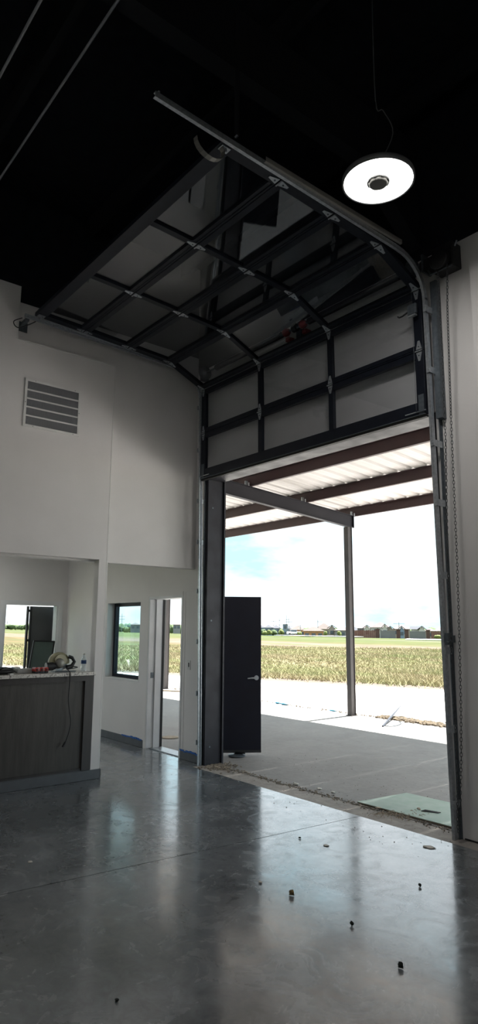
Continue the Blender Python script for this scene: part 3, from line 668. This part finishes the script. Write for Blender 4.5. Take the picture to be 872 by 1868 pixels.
ch.build('hand_chain', mat('chain_steel', (.085,.09,.095), .45, .6), label='looped hand chain hanging down beside the right door track', cat='chain')
m = MB().box(3.672, 3.70, -.02, .03, 1.58, 1.68); m.box(3.68, 3.69, .03, .108, 1.60, 1.66); m.tube([(3.69,-.015,1.61),(3.735,-.055,1.60),(3.75,-.055,1.62)], .006, 8); m.build('chain_keeper', M_galvd, label='small steel chain keeper bolted beside the right track at eye height', cat='chain keeper')
# conduit mark on wall
m = MB().box(4.02, 4.05, Y0-.012, Y0-.001, 1.86, 1.90); m.tube(smooth_path([(4.035,Y0-.01,1.87),(4.01,Y0-.012,1.84),(4.04,Y0-.012,1.80),(4.055,Y0-.01,1.84)]), .003, 6); m.build('wire_stub', M_wall, label='short white wire stub sticking out of the right wall', cat='wire')

# ------------------------------------------------------------------ high bay lamps
def highbay(loc, label, power=14):
    T = thing('high_bay_lamp', loc, label, 'lamp', 'round high bay lamps'); c = Vector(loc); R_ = .268
    MB().lathe([(R_-.03,.05),(R_-.004,.045),(R_,.035),(R_,.004),(R_-.010,0),(R_-.014,.004),(R_-.014,.03)], c, 64).build('housing_ring', M_lring, T)
    MB().lathe([(R_-.014,.008),(.085,.004)], c, 64).build('diffuser', M_lamp, T)
    MB().lathe([(.086,.003),(.082,.0),(.074,-.004),(.072,.001)], c, 40).build('hub_ring', M_vent, T)
    MB().lathe([(.072,.0),(.068,-.016),(.060,-.02),(0,-.021)], c, 40).build('hub', M_hub, T)
    for k in range(8):
        a = math.radians(20+k*45); u = Vector((math.cos(a), math.sin(a), 0)); v = Vector((-u.y, u.x, 0))
        MB().obox(c+u*.0735-v*.014+Vector((0,0,-.0065)), u*.008, v*.028, (0,0,.003)).build('vent_slot', M_black, T)
    MB().lathe([(0,.12),(.05,.12),(.07,.09),(.10,.05),(R_-.03,.05)], c, 40).build('heat_sink', M_black, T)
    MB().tube([c+Vector((0,0,.12)), Vector((c.x,c.y,6.65))], .003, 6).build('suspension_wire', M_beamk, T)
    MB().tube(smooth_path([c+Vector((0,0,.13)), c+Vector((.09,.08,.40 if c.z < 6 else .2)), c+Vector((.03,.05,.62 if c.z < 6 else .3)), c+Vector((0,0,.70 if c.z < 6 else .34))] + [Vector((c.x,c.y,6.66))]), .004, 6).build('power_cord', M_lring, T)
    ld = bpy.data.lights.new('lamp_light', 'AREA'); ld.shape = 'DISK'; ld.size = .46; ld.energy = power; ld.color = (1,.96,.92)
    lo = bpy.data.objects.new('lamp_light', ld); C.objects.link(lo); lo.parent = T; lo.location = (0,0,-.03)
    return T
highbay((4.242, -1.446, 5.0), 'glowing round high bay lamp hanging under the black ceiling')
for i, p in enumerate(((3.4,-7.4,6.3), (8.5,-6.0,6.3), (8.5,-9.5,6.3), (3.4,-12.0,6.3), (8.5,-13.0,6.3))):  # out-of-view lamps added to fill the hall with light
    highbay(p, ['round high bay lamp behind the camera near the reception', 'round high bay lamp to the right of the camera', 'round high bay lamp above and right of the camera', 'round high bay lamp near the back wall on the left', 'round high bay lamp near the back wall on the right'][i], (14,3,3,14,3)[i])

# ------------------------------------------------------------------ canopy outside
def ztop(y): return 4.306-.083*(y-2.16)     # top of the girders
for xg, xp, lb in ((-2.06, -2.07, 'seen through the bay opening'), (-8.94, -8.94, 'seen through the white doorway'), (4.82, 4.82, 'at the right end of the canopy')):
    G = thing('canopy_girder', (xg, 3, 4), 'sloping grey steel canopy girder '+lb, 'girder')
    for z0_, z1_, w_ in ((0, -.012, .10), (-.248, -.26, .10), (-.012, -.248, .012)):
        m = MB(); ya, yb = .345, 5.36
        m.add([(xg-w_/2,ya,ztop(ya)+z1_),(xg+w_/2,ya,ztop(ya)+z1_),(xg+w_/2,yb,ztop(yb)+z1_),(xg-w_/2,yb,ztop(yb)+z1_),
               (xg-w_/2,ya,ztop(ya)+z0_),(xg+w_/2,ya,ztop(ya)+z0_),(xg+w_/2,yb,ztop(yb)+z0_),(xg-w_/2,yb,ztop(yb)+z0_)],
              [(0,3,2,1),(4,5,6,7),(0,1,5,4),(1,2,6,5),(2,3,7,6),(3,0,4,7)]); m.build('web' if w_ < .02 else 'flange', M_gird, G)
    MB().box(xg-.05, xg+.05, 5.355, 5.367, ztop(5.36)-.26, ztop(5.36)+.005).build('end_plate', M_gird, G)
    Pst = thing('canopy_post', (xp, 5.23, 0), 'dark bronze steel canopy post '+lb, 'post')
    zt = ztop(5.23)-.262
    m = MB(); m.box(xp-.058, xp+.058, 5.165, 5.175, .012, zt); m.box(xp-.058, xp+.058, 5.285, 5.295, .012, zt); m.build('flange', M_post, Pst)
    MB().box(xp+.03, xp+.042, 5.175, 5.285, .012, zt).build('web', M_post, Pst)
    MB().box(xp-.085, xp+.085, 5.14, 5.32, 0.001, .012).build('base_plate', M_post, Pst)
cn = thing('canopy_roof', (-2, 3, 4.2), 'canopy roof of white ribbed metal sheets on dark red steel purlins', 'canopy')
XC0, XC1 = -12.0, 6.0
for y in (5.42, 3.98, 2.53, 1.10):
    z = ztop(y)+.002; h = .185
    m = MB(); m.box(XC0, XC1, y-.006, y, z, z+h); m.box(XC0, XC1, y-.006, y+.06, z, z+.006); m.box(XC0, XC1, y-.06, y, z+h-.006, z+h); m.build('purlin', M_purl, cn)
    for xg in (-2.06,):
        m = MB(); m.box(xg-.035, xg-.015, y-.07, y-.008, z-.003, z+.10); m.cyl((xg+.04, y-.03, z), (xg+.04, y-.03, z+.06), .012, 8); m.build('purlin_clip', M_galv, cn)
def zd(y): return ztop(y)+.19
for k in range(int((XC1-XC0)/.9)):
    x0 = XC0+k*.9; m = MB(); prof = []
    for r_ in range(3):
        a = x0+r_*.3
        prof += [(a,0), (a+.10,0), (a+.115,.006), (a+.13,0), (a+.20,0), (a+.225,.032), (a+.27,.032), (a+.2985,.0)]
    ya, yb = .33, 5.55; vs = []; fs = []
    for (x, h) in prof: vs += [(x, ya, zd(ya)+h), (x, yb, zd(yb)+h), (x, yb, zd(yb)+h+.002), (x, ya, zd(ya)+h+.002)]
    for i in range(len(prof)-1):
        a = 4*i; b2 = 4*(i+1)
        fs += [(a, a+1, b2+1, b2), (a+3, b2+3, b2+2, a+2), (a, b2, b2+3, a+3), (a+1, a+2, b2+2, b2+1)]
    m.add(vs, fs); m.build('roof_sheet', M_deck, cn)

# ------------------------------------------------------------------ things on the slab outside
gb = thing('green_board', (2.9, .6, 0), 'pale green wall board sheet lying flat across the threshold', 'board')
def g2(px, py): p = ontoplane(px, py, 2, .02); return (p.x, p.y)
pa, pb, pc_, pd_ = g2(652,1462), g2(742,1446), g2(822,1467), (3.62, .29)
qa = [Vector((pa[0], pa[1], .006)), Vector((3.62, .285, .006)), Vector((3.62, 1.0, .006)), Vector((pb[0], pb[1], .006))]
MB().prism(qa, (0,0,.008)).build('core', M_greenc, gb); MB().prism([p+Vector((0,0,.0085)) for p in qa], (0,0,.005)).build('green_face', M_green, gb)
m = MB(); dx, dy = 2.88, .50
m.prism([(3.00,.46,.022), (3.14,.53,.022), (3.15,.56,.024), (3.02,.50,.03)], (0,0,.006)); m.build('black_strip', M_rubb, label='small crumpled black strip on the green board', cat='scrap')
def debris(n, name, px, py, size, mt, lb, cat, flat=.5, group=None):
    p = ontoplane(px, py, 2, .014 if (px > 655 and 1450 < py < 1505) else 0.0); zb = .021 if (px > 655 and 1450 < py < 1505) else .001
    size *= .62; m = MB(); m.blob((p.x, p.y, zb+size*flat*.62), size*.5, 2, .22, (1, .8, flat)); 
    a = math.radians(random.uniform(0, 180))
    if flat > .2: m.bar((p.x-size*.5*math.cos(a), p.y-size*.5*math.sin(a), zb+size*.15), (p.x+size*.5*math.cos(a), p.y+size*.5*math.sin(a), zb+size*.2), size*.22, size*.18)
    return m.build(name, mt, label=lb, cat=cat, group=group)
debris(1, 'wood_chip', 532, 1634, .055, M_chip, 'yellow tan and dark chip standing on the polished floor', 'debris', 1.0)
debris(1, 'dark_clod', 642, 1689, .04, M_clod, 'black clod on the floor at mid right, between chip and lower clod', 'debris', .9, 'black clods on the polished floor')
debris(1, 'dark_clod', 731, 1767, .045, M_clod, 'black clod nearest the camera on the polished floor', 'debris', 1.0, 'black clods on the polished floor')
debris(1, 'dark_clod', 766, 1618, .04, M_clod, 'black clod farthest right on the polished floor', 'debris', .8, 'black clods on the polished floor')
debris(1, 'dark_clod', 547, 1530, .035, M_clod, 'black clod near the floor joint by the doorway', 'debris', .6, 'black clods on the polished floor')
debris(1, 'dark_clod', 213, 1827, .035, M_clod, 'black crumb at the lower left of the floor', 'debris', .5, 'black clods on the polished floor')
debris(1, 'plaster_scrap', 475, 1611, .05, M_scrap, 'small white crumpled scrap on the floor left of the tan chip', 'debris', .3)
debris(1, 'plaster_scrap', 595, 1543, .09, M_scrap, 'flat white smear of plaster near the floor joint', 'debris', .08)
debris(1, 'plaster_scrap', 55, 1573, .07, M_scrap, 'thin white sliver on the floor below the reception counter', 'debris', .1)
debris(1, 'plaster_scrap', 783, 1546, .16, M_scrap, 'flat pale plaster flake near the right track base', 'debris', .05)
debris(1, 'rubble_piece', 540, 1432, .12, M_scrap, 'broken pale rubble piece at the outer seam, centre of the threshold', 'debris', .25)
debris(1, 'rubble_piece', 583, 1440, .10, M_scrap, 'white broken strip on the seam right of the rubble', 'debris', .2)
debris(1, 'rubble_piece', 608, 1447, .08, M_scrap, 'small pale crumb on the seam left of the green board', 'debris', .3)
debris(1, 'brown_clod', 764, 1479, .06, M_dirt, 'small brown clod on top of the green board', 'debris', .5)
debris(1, 'brown_clod', 690, 1476, .10, M_dirt, 'flat tan flake leaning on the edge of the green board', 'debris', .15)
# straw clump and line of dirt at the seam
m = MB()
for i in range(60):
    t = random.random(); p = ontoplane(730+random.gauss(0, 26), 1489+random.gauss(0, 3), 2, 0.0); p.z = .004; a = random.uniform(0, 6.3); L_ = random.uniform(.04, .14)
    m.tube([p, p+Vector((math.cos(a)*L_/2, math.sin(a)*L_/2, .02)), p+Vector((math.cos(a)*L_, math.sin(a)*L_, .003))], .0022, 4)
m.build('straw_clump', M_dirt, label='scattered dry straw and twigs against the front edge of the green board', cat='straw', kind='stuff')
m = MB()
for i in range(900):
    x = random.uniform(.03, 3.6); y = .235+random.gauss(0, .035); s_ = random.choice((.003,.004,.006,.010))
    m.blob((x, y, s_*.4), s_, 1, .4, (1,1,.6))
for i in range(420):
    x = .06+abs(random.gauss(0, .16)); y = .20+random.gauss(0, .09); s_ = random.uniform(.004,.018); m.blob((x, y, s_*.4), s_, 1, .4, (1,1,.6))
for i in range(260):
    x = random.uniform(.2, 3.7); y = random.uniform(-.6, 1.6); s_ = random.uniform(.002,.006); m.blob((x, y, s_*.3), s_, 1, .4, (1,1,.5))
m.build('threshold_grit', mat('grit', (.34,.29,.23), .95, col2=(.12,.10,.08), scale=25), label='line of dirt and grit along the threshold seam', cat='grit', kind='stuff')
m = MB()
for i in range(2600):
    x = random.uniform(-1.6, 6); y = 5.55+random.gauss(0, .10)+.0*x; s_ = random.uniform(.012,.040); m.blob((x, y, s_*.4), s_, 1, .35, (1,1,.7))
for i in range(350):
    x = random.uniform(-9, -1.4); y = 5.42+random.gauss(0, .04); s_ = random.uniform(.008,.022); m.blob((x, y, s_*.4), s_, 1, .35, (1,1,.7))
m.build('gravel_strip', M_gravel, label='strip of tan gravel along the outer edge of the patio slab', cat='gravel', kind='stuff')
# stake and hoop of wire
p0, p1 = ontoplane(698, 1325, 2, .01), ontoplane(716, 1311, 2, .02)
sk = thing('wire_stake', p0, 'thin grey stake with a wire hoop lying beyond the slab edge', 'stake')
tip = p0+(p1-p0)*2.0+Vector((0,0,.12)); MB().tube([p0, p1+Vector((0,0,.06)), tip], [.018,.022,.010], 6).build('stake_rod', mat('blue_grey', (.025,.03,.045), .5), sk)
pts = [ontoplane(x, y, 2, .012) for x, y in ((700,1323), (712,1325), (725,1323), (732,1319), (728,1316))]
MB().tube(smooth_path(pts), .008, 6).build('wire_hoop', M_galvd, sk)
for i, (x, y) in enumerate(((507,1284), (518,1286), (607,1298))):
    p = ontoplane(x, y, 2, 0); m = MB(); m.blob((p.x, p.y, .02), .07, 2, .3, (1.4,.6,.3)); m.build('blue_scrap', mat('cyan_plastic', (.015,.12,.19), .5), label=['leftmost pale blue plastic scrap on the slab edge line', 'middle pale blue plastic scrap just right of the leftmost', 'pale blue plastic scrap near the foot of the canopy post'][i], cat='plastic scrap')
m = MB(); p = ontoplane(312, 1260, 2, .02); m.bar(p-Vector((.35,.2,0)), p+Vector((.35,.2,0)), .09, .03); m.build('scrap_board', M_dirt, label='short dark board lying beside the far post, seen through the doorway', cat='board')

# ------------------------------------------------------------------ grass (uncountable)
def make_grass():
    N = 110000
    az = np.radians(rng.uniform(-80, -28, N)); d = 13+(62-13)*rng.random(N)**1.35
    X = CAM.x+np.sin(az)*d; Y = CAM.y+np.cos(az)*d
    ok = (Y > ypad(X)+1.3+rng.normal(0,.3,N)) & (Y < 37+3*np.sin(X*.2)+rng.normal(0,1.5,N)) & ((X < -4.8)|(Y > 3))
    dens = np.sin(X*.55+1.3*np.sin(Y*.4))+np.sin(Y*.8+X*.21)+rng.normal(0,.8,N); ok &= dens > -1.1
    X, Y, d = X[ok], Y[ok], d[ok]; n = len(X); B = 4
    X = np.repeat(X, B); Y = np.repeat(Y, B); d = np.repeat(d, B); m_ = n*B
    ox, oy = rng.normal(0,.10,(2,m_)); h = rng.uniform(.06,.24,m_)*(.7+.3*np.sin(X*.3)*np.sin(Y*.27)); a = rng.uniform(0,6.28,m_); wd = .005+.0007*d
    le = rng.normal(0,.12,(2,m_)); z0 = gz(X, Y)-.07
    bx, by = X+ox, Y+oy
    V = np.empty((m_,3,3)); V[:,0] = np.stack([bx-wd*np.cos(a), by-wd*np.sin(a), z0], -1); V[:,1] = np.stack([bx+wd*np.cos(a), by+wd*np.sin(a), z0], -1); V[:,2] = np.stack([bx+le[0], by+le[1], z0+h+.07], -1)
    me = bpy.data.meshes.new('tall_grass'); me.vertices.add(m_*3); me.vertices.foreach_set('co', V.reshape(-1)); me.loops.add(m_*3); me.loops.foreach_set('vertex_index', np.arange(m_*3, dtype=np.int32))
    me.polygons.add(m_); me.polygons.foreach_set('loop_start', np.arange(m_, dtype=np.int32)*3); me.polygons.foreach_set('loop_total', np.full(m_, 3, np.int32)); me.update(); me.validate()
    me.materials.append(mat('grass_blades', (.32,.275,.17), .9, col2=(.27,.275,.14), scale=.35, detail=8, lo=.42, hi=.62, spec=.05, stretch=(.6,1.4,1)))
    o = bpy.data.objects.new('tall_grass', me); C.objects.link(o); tag(o, 'dry and green tall grass growing across the field beyond the driveway', 'grass', kind='stuff')
make_grass()

# ------------------------------------------------------------------ the far neighbourhood
def far(px, d):
    r = ray(px, 1145); h = Vector((r.x, r.y)).normalized(); x, y = CAM.x+h.x*d, CAM.y+h.y*d
    return Vector((x, y, float(gz(x, y))))
def zat(px, py, d):
    r = ray(px, py); return CAM.z+r.z/math.hypot(r.x, r.y)*d
M_roofs = [mat('roof_shingle_grey', (0.101,0.089,0.091), .9, scale=.8), mat('roof_shingle_dark', (0.050,0.054,0.068), .9, scale=.8), mat('roof_shingle_tan', (0.091,0.075,0.069), .9, scale=.8)]
M_hw = [mat('siding_white', (0.433,0.416,0.407), .8), mat('siding_grey', (0.197,0.197,0.211), .8), mat('siding_beige', (0.310,0.266,0.232), .8), mat('sheathing_orange', (0.389,0.203,0.101), .85, scale=.5), mat('siding_blue', (0.170,0.223,0.307), .8)]
M_hwin = mat('house_glass', (.06,.08,.11), .15)
def house(px0, px1, peak, eave, d, wi, ri, label, kind='hip', wins=2):
    a, b = far(px0, d), far(px1, d); u = (b-a); u.z = 0; W = u.length; u.normalize(); n = Vector((-u.y, u.x, 0))  # away from camera
    if n.dot(a-CAM) < 0: n = -n
    g = min(a.z, b.z)-.4; pm = (px0+px1)/2; ze = zat(pm, eave, d); zp = zat(pm, peak, d+4); D = 5 if kind == 'gable' else 9
    H = thing('house', (a+b)/2, label, 'house', 'houses beyond the field')
    o = Vector((a.x, a.y, g)); MB().obox(o, u*W, n*D, (0,0,ze-g)).build('wall', M_hw[wi], H)
    r = MB(); e = .5; A0 = Vector((a.x,a.y,ze))-u*e-n*e; A1 = A0+u*(W+2*e); A2 = A1+n*(D+2*e); A3 = A0+n*(D+2*e)
    if kind == 'hip':
        k = min(.45*W, D*.5); R0 = Vector((a.x,a.y,zp))+u*k+n*D/2; R1 = Vector((a.x,a.y,zp))+u*(W-k)+n*D/2
        r.add([A0,A1,A2,A3,R0,R1], [(0,1,5,4),(1,2,5),(2,3,4,5),(3,0,4),(3,2,1,0)])
    elif kind == 'gable_side':
        R0 = Vector((a.x,a.y,zp))-u*e+n*D/2; R1 = R0+u*(W+2*e); r.add([A0,A1,A2,A3,R0,R1], [(0,1,5,4),(2,3,4,5),(1,2,5),(3,0,4),(3,2,1,0)])
    else:
        R0 = Vector((a.x,a.y,zp))+u*W/2-n*e; R1 = R0+n*(D+2*e); t = .25
        r.prism([A0, A0+Vector((0,0,t)), R0+Vector((0,0,t)), R0], n*(D+2*e)); r.prism([A1, A1+Vector((0,0,t)), R0+Vector((0,0,t)), R0], n*(D+2*e))
        MB().prism([Vector((a.x,a.y,ze)), Vector((b.x,b.y,ze)), Vector((a.x,a.y,zp))+u*W/2], n*.3).build('gable', M_hw[wi], H)
    r.build('roof', M_roofs[ri], H)
    for i in range(wins):
        s = W*(i+.5)/wins; q = Vector((a.x,a.y,ze-1.9))+u*(s-.6)-n*.08; MB().obox(q, u*1.2, n*.1, (0,0,1.2)).build('window', M_hwin, H)
        if ze-g > 5.2: q.z = g+1.4; MB().obox(q, u*1.2, n*.1, (0,0,1.4)).build('window', M_hwin, H)
    return H
house(576, 606, 1137, 1147.5, 250, 2, 2, 'tan two storey house with hip roof left of the canopy post')
house(599, 612, 1141, 1147, 240, 2, 2, 'small gabled wing of the tan house left of the canopy post', 'gable', 1)
house(611, 640, 1143, 1150, 235, 1, 0, 'low grey roofed house just left of the canopy post', 'hip', 1)
house(640, 656, 1144, 1150, 262, 0, 1, 'small pale house partly behind the canopy post', 'hip', 1)
house(652, 676, 1140, 1146, 245, 1, 0, 'grey sided house with hip roof right of the canopy post')
house(664, 675, 1141, 1147, 238, 0, 0, 'narrow white gabled house front right of the canopy post', 'gable', 1)
house(676, 712, 1135, 1144.5, 262, 0, 0, 'tallest two storey pale house with wide hip roof')
house(698, 706, 1139, 1146, 240, 0, 0, 'white gable with one window in front of the tallest house', 'gable', 1)
house(684, 694, 1147, 1152, 225, 0, 0, 'white garage gable low in front of the tallest house', 'gable', 1)
house(706, 718, 1143, 1149, 243, 2, 2, 'beige gabled house right of the tallest house', 'gable', 1)
house(716, 748, 1139.5, 1147.5, 255, 2, 0, 'beige hip roofed house behind the thin utility pole')
house(728, 737, 1143, 1149, 240, 4, 1, 'blue grey gable below the thin utility pole', 'gable', 1)
house(750, 771, 1142.5, 1148, 240, 0, 1, 'white house with dark roof and sharp gable', 'gable_side')
house(764, 775, 1143, 1149, 236, 0, 1, 'bright white gable end at the right of the dark roof', 'gable', 1)
house(773, 795, 1146, 1151, 246, 2, 0, 'low beige house with grey roof left of the right track', 'hip', 1)
house(790, 822, 1144.5, 1151, 262, 2, 0, 'wide grey roofed house next to the right track', 'hip', 1)
house(530, 556, 1141.5, 1149, 225, 3, 2, 'orange sheathed unfinished house nearer the exit door', 'hip', 3)
house(554, 590, 1143, 1151, 205, 3, 2, 'orange sheathed unfinished house beside the tan house', 'hip', 3)
for i, (p0_, p1_, pk, ev) in enumerate(((470,484,1141,1145), (483,497,1140,1145), (496,512,1141,1146), (524,532,1143,1147))):
    house(p0_, p1_, pk, ev, 330, 4, 1, ['blue grey roofed house right next to the open exit door', 'second blue grey house right of the exit door', 'third blue grey house right of the exit door, by the pylons', 'dark roofed house between pylons and orange houses'][i], 'hip', 2)
house(516, 525, 1137.5, 1139, 300, 4, 1, 'square blue grey tower building between the pylons', 'hip', 1)
for p0_, p1_, pk, lb in ((316, 329, 1135.5, 'distant grey house seen through the white doorway'), (238, 256, 1136, 'distant grey house seen through the black framed window')):
    house(p0_, p1_, pk, 1139.5, 330, 1, 0, lb, 'hip', 2)

# fence line with brick piers
Mpier = mat('pier_brown', (0.083,0.045,0.038), .9, scale=1); Mpick = [mat('picket_red', (0.116,0.048,0.039), .9, scale=1), mat('picket_red_light', (0.146,0.068,0.053), .9, scale=1)]; Mscr = mat('screen_wall', (0.138,0.138,0.144), .9, scale=.6)
DF = 165
def fence_pickets(p0_, p1_, lb, n):
    T = thing('picket_fence', far((p0_+p1_)/2, DF), lb, 'fence')
    for i in range(n):
        a = far(p0_+(p1_-p0_)*i/n, DF); b = far(p0_+(p1_-p0_)*(i+.9)/n, DF); u = b-a; nn_ = Vector((-u.y,u.x,0)).normalized()
        MB().obox(a-Vector((0,0,.2)), Vector((u.x,u.y,0)), nn_*.06, (0,0,2.0+random.uniform(-.12,.12))).build('picket', Mpick[i % 2], T)
fence_pickets(646, 686, 'long red brown picket fence right of the canopy post', 22)
fence_pickets(786, 822, 'red brown picket fence at the far right behind the yellow bush', 18)
def seg(nm, mt, p0_, p1_, h, lb, cat):
    a, b = far(p0_, DF), far(p1_, DF); u = b-a; u.z = 0; nn_ = Vector((-u.y,u.x,0)).normalized()
    m = MB().obox(a-Vector((0,0,.4)), u, nn_*.3, (0,0,h+.4)); m.box(0,0,0,0,0,0) if False else None
    if nm == 'brick_pier': m.obox(a-u*.15-nn_*.12+Vector((0,0,h)), u*1.3, nn_*.55, (0,0,.18))
    return m.build(nm, mt, label=lb, cat=cat)
seg('screen_wall', Mscr, 693.5, 721, 1.75, 'grey screen wall panel left of the paired brown piers', 'wall'); seg('screen_wall', Mscr, 747, 776, 1.75, 'grey screen wall panel right of the paired brown piers', 'wall')
for p, lb in ((685, 'brown pier at the end of the red picket fence'), (723, 'left one of the two close brown piers'), (738, 'right one of the two close brown piers'), (777, 'rightmost brown pier beside the yellow bush')):
    seg('brick_pier', Mpier, p, p+7, 2.0, lb, 'pier')

# utility poles
def pole(px, top, d, arms, lb, r=.16):
    b = far(px, d); zt = zat(px, top, d); T = thing('utility_pole', b, lb, 'utility pole', 'utility poles on the horizon')
    MB().cyl(b-Vector((0,0,.5)), Vector((b.x,b.y,zt)), r, 8, r*.7).build('pole_shaft', mat('pole_grey', (.24,.24,.25), .8), T)
    a = RT.copy(); a.z = 0; a.normalize()
    for k, (dz, w_) in enumerate(arms): MB().bar(Vector((b.x,b.y,zt-dz))-a*w_, Vector((b.x,b.y,zt-dz))+a*w_, r, r).build('cross_arm', M_post, T)
pole(510, 1127, 300, ((1.2,1.6),(3.2,2.4),(5,1.6)), 'tall steel pylon with three arms right of the exit door')
pole(523, 1122, 300, ((2,1.2),), 'tallest thin pole beside the blue grey tower')
pole(527, 1127, 320, ((2,1.8),(4,1.8)), 'pylon with two arms just right of the tallest thin pole')
pole(499, 1130, 360, ((1,1.8),(3,1.8)), 'leftmost pylon seen right of the exit door')
pole(580, 1131, 240, ((.6,1.6),), 'single arm utility pole left of the tan house', .13)
pole(728, 1135, 220, ((.5,1.8),), 'thin utility pole above the beige hip roofed house', .12)
pole(548, 1139, 210, ((.5,.7),), 'short utility pole in front of the orange houses', .12)
pole(222, 1119, 350, ((1.5,1.5),(3,1.5)), 'lattice pylon seen through the black framed window', .14)
pole(13, 1130, 400, ((1.5,1.5),), 'distant pylon seen through the reception doorway', .16)

# road, car and trees
m = MB()
for i in range(8):
    a, b = far(580+i*30, 130), far(610+i*30, 130)
a, b = far(738, 118), far(1000, 118); u = b-a; nn_ = Vector((-u.y,u.x,0)).normalized()
m = MB().obox(a+Vector((0,0,-.03)), u, nn_*5, (0,0,.12)); m.build('road', M_pad, kind='structure')
a, b = far(500, 210), far(640, 150); u = b-a; nn_ = Vector((-u.y,u.x,0)).normalized(); m = MB().obox(a+Vector((0,0,.15)), u, nn_*3, (0,0,.12)); m.build('road', M_pad, kind='structure')
cc = far(536, 205); cr_ = thing('car', cc, 'small white car parked before the orange houses', 'car'); a = RT.copy(); a.z = 0; a.normalize(); bb = Vector((-a.y,a.x,0))
MB().obox(cc-a*2.1+Vector((0,0,.7)), a*4.2, bb*1.7, (0,0,.7)).build('body', M_white, cr_, bevel=.15); MB().obox(cc-a*1.0+bb*.1+Vector((0,0,1.4)), a*2.0, bb*1.5, (0,0,.55)).build('cabin', M_hwin, cr_, bevel=.2)
for s_ in (-1.3, 1.3): MB().cyl(cc+a*s_+Vector((0,0,.65))-bb*.05, cc+a*s_+Vector((0,0,.65))+bb*.2, .33, 12).build('wheel', M_rubb, cr_)
Mt = [mat('tree_dark', (0.054,0.084,0.036), .9, col2=(.075,.11,.045), scale=.8), mat('tree_light', (0.094,0.122,0.032), .9, col2=(.13,.15,.045), scale=1.5)]
def tree(px, top, d, wpx, k, lb, grp='bushes and trees along the horizon'):
    b = far(px, d); zt = zat(px, top, d); h = max(zt-b.z, 1.0); wm = wpx/FPX*d*1.1
    T = thing('tree' if h > 3 else 'bush', b, lb, 'tree' if h > 3 else 'bush', grp)
    MB().cyl(b-Vector((0,0,.3)), b+Vector((0,0,h*.5)), max(.08, h*.03), 6).build('trunk', M_dirt, T)
    m = MB()
    for q in range(7):
        m.blob((b.x+random.gauss(0,.22)*wm, b.y+random.gauss(0,.22)*wm, b.z+h*(.5+random.uniform(-.12,.14))), wm*.34, 2, .28, (1,1,min(1.4,.95*h/wm)))
    m.build('crown', Mt[k], T)
for px, top, d, wp, k, lb in ((797,1157,160,9,1,'yellow green bush in front of the far right picket fence'), (546,1151,200,5,1,'yellow green bush before the first orange house'),
    (594,1150,190,6,1,'yellow green bush right of the orange houses'), (619,1150,190,6,1,'yellow green bush left of the canopy post'), (512,1147,230,7,1,'light green tree under the tall pylon'),
    (478,1147,230,10,0,'dark green tree right beside the exit door'), (488,1148,225,10,1,'green bush clump second from the exit door'), (499,1148,228,10,0,'dark bush clump left of the pylons')):
    tree(px, top, d, wp, k, lb)
# distant tree line to the left, one crown after another
for i in range(34):
    px = -12+i*10.5+random.uniform(-2,2); tree(px, 1137.5+random.uniform(-1.2,1.6), random.uniform(360,420), 14, 0, 'low dark green tree in the unbroken tree line on the left horizon', 'trees of the left horizon tree line')
for i in range(18):
    px = 470+i*21; tree(px, 1143.5+random.uniform(-1,1), 380+(i%3)*45, 22, 0, 'dark tree standing behind the house roofs on the horizon', 'trees behind the houses')
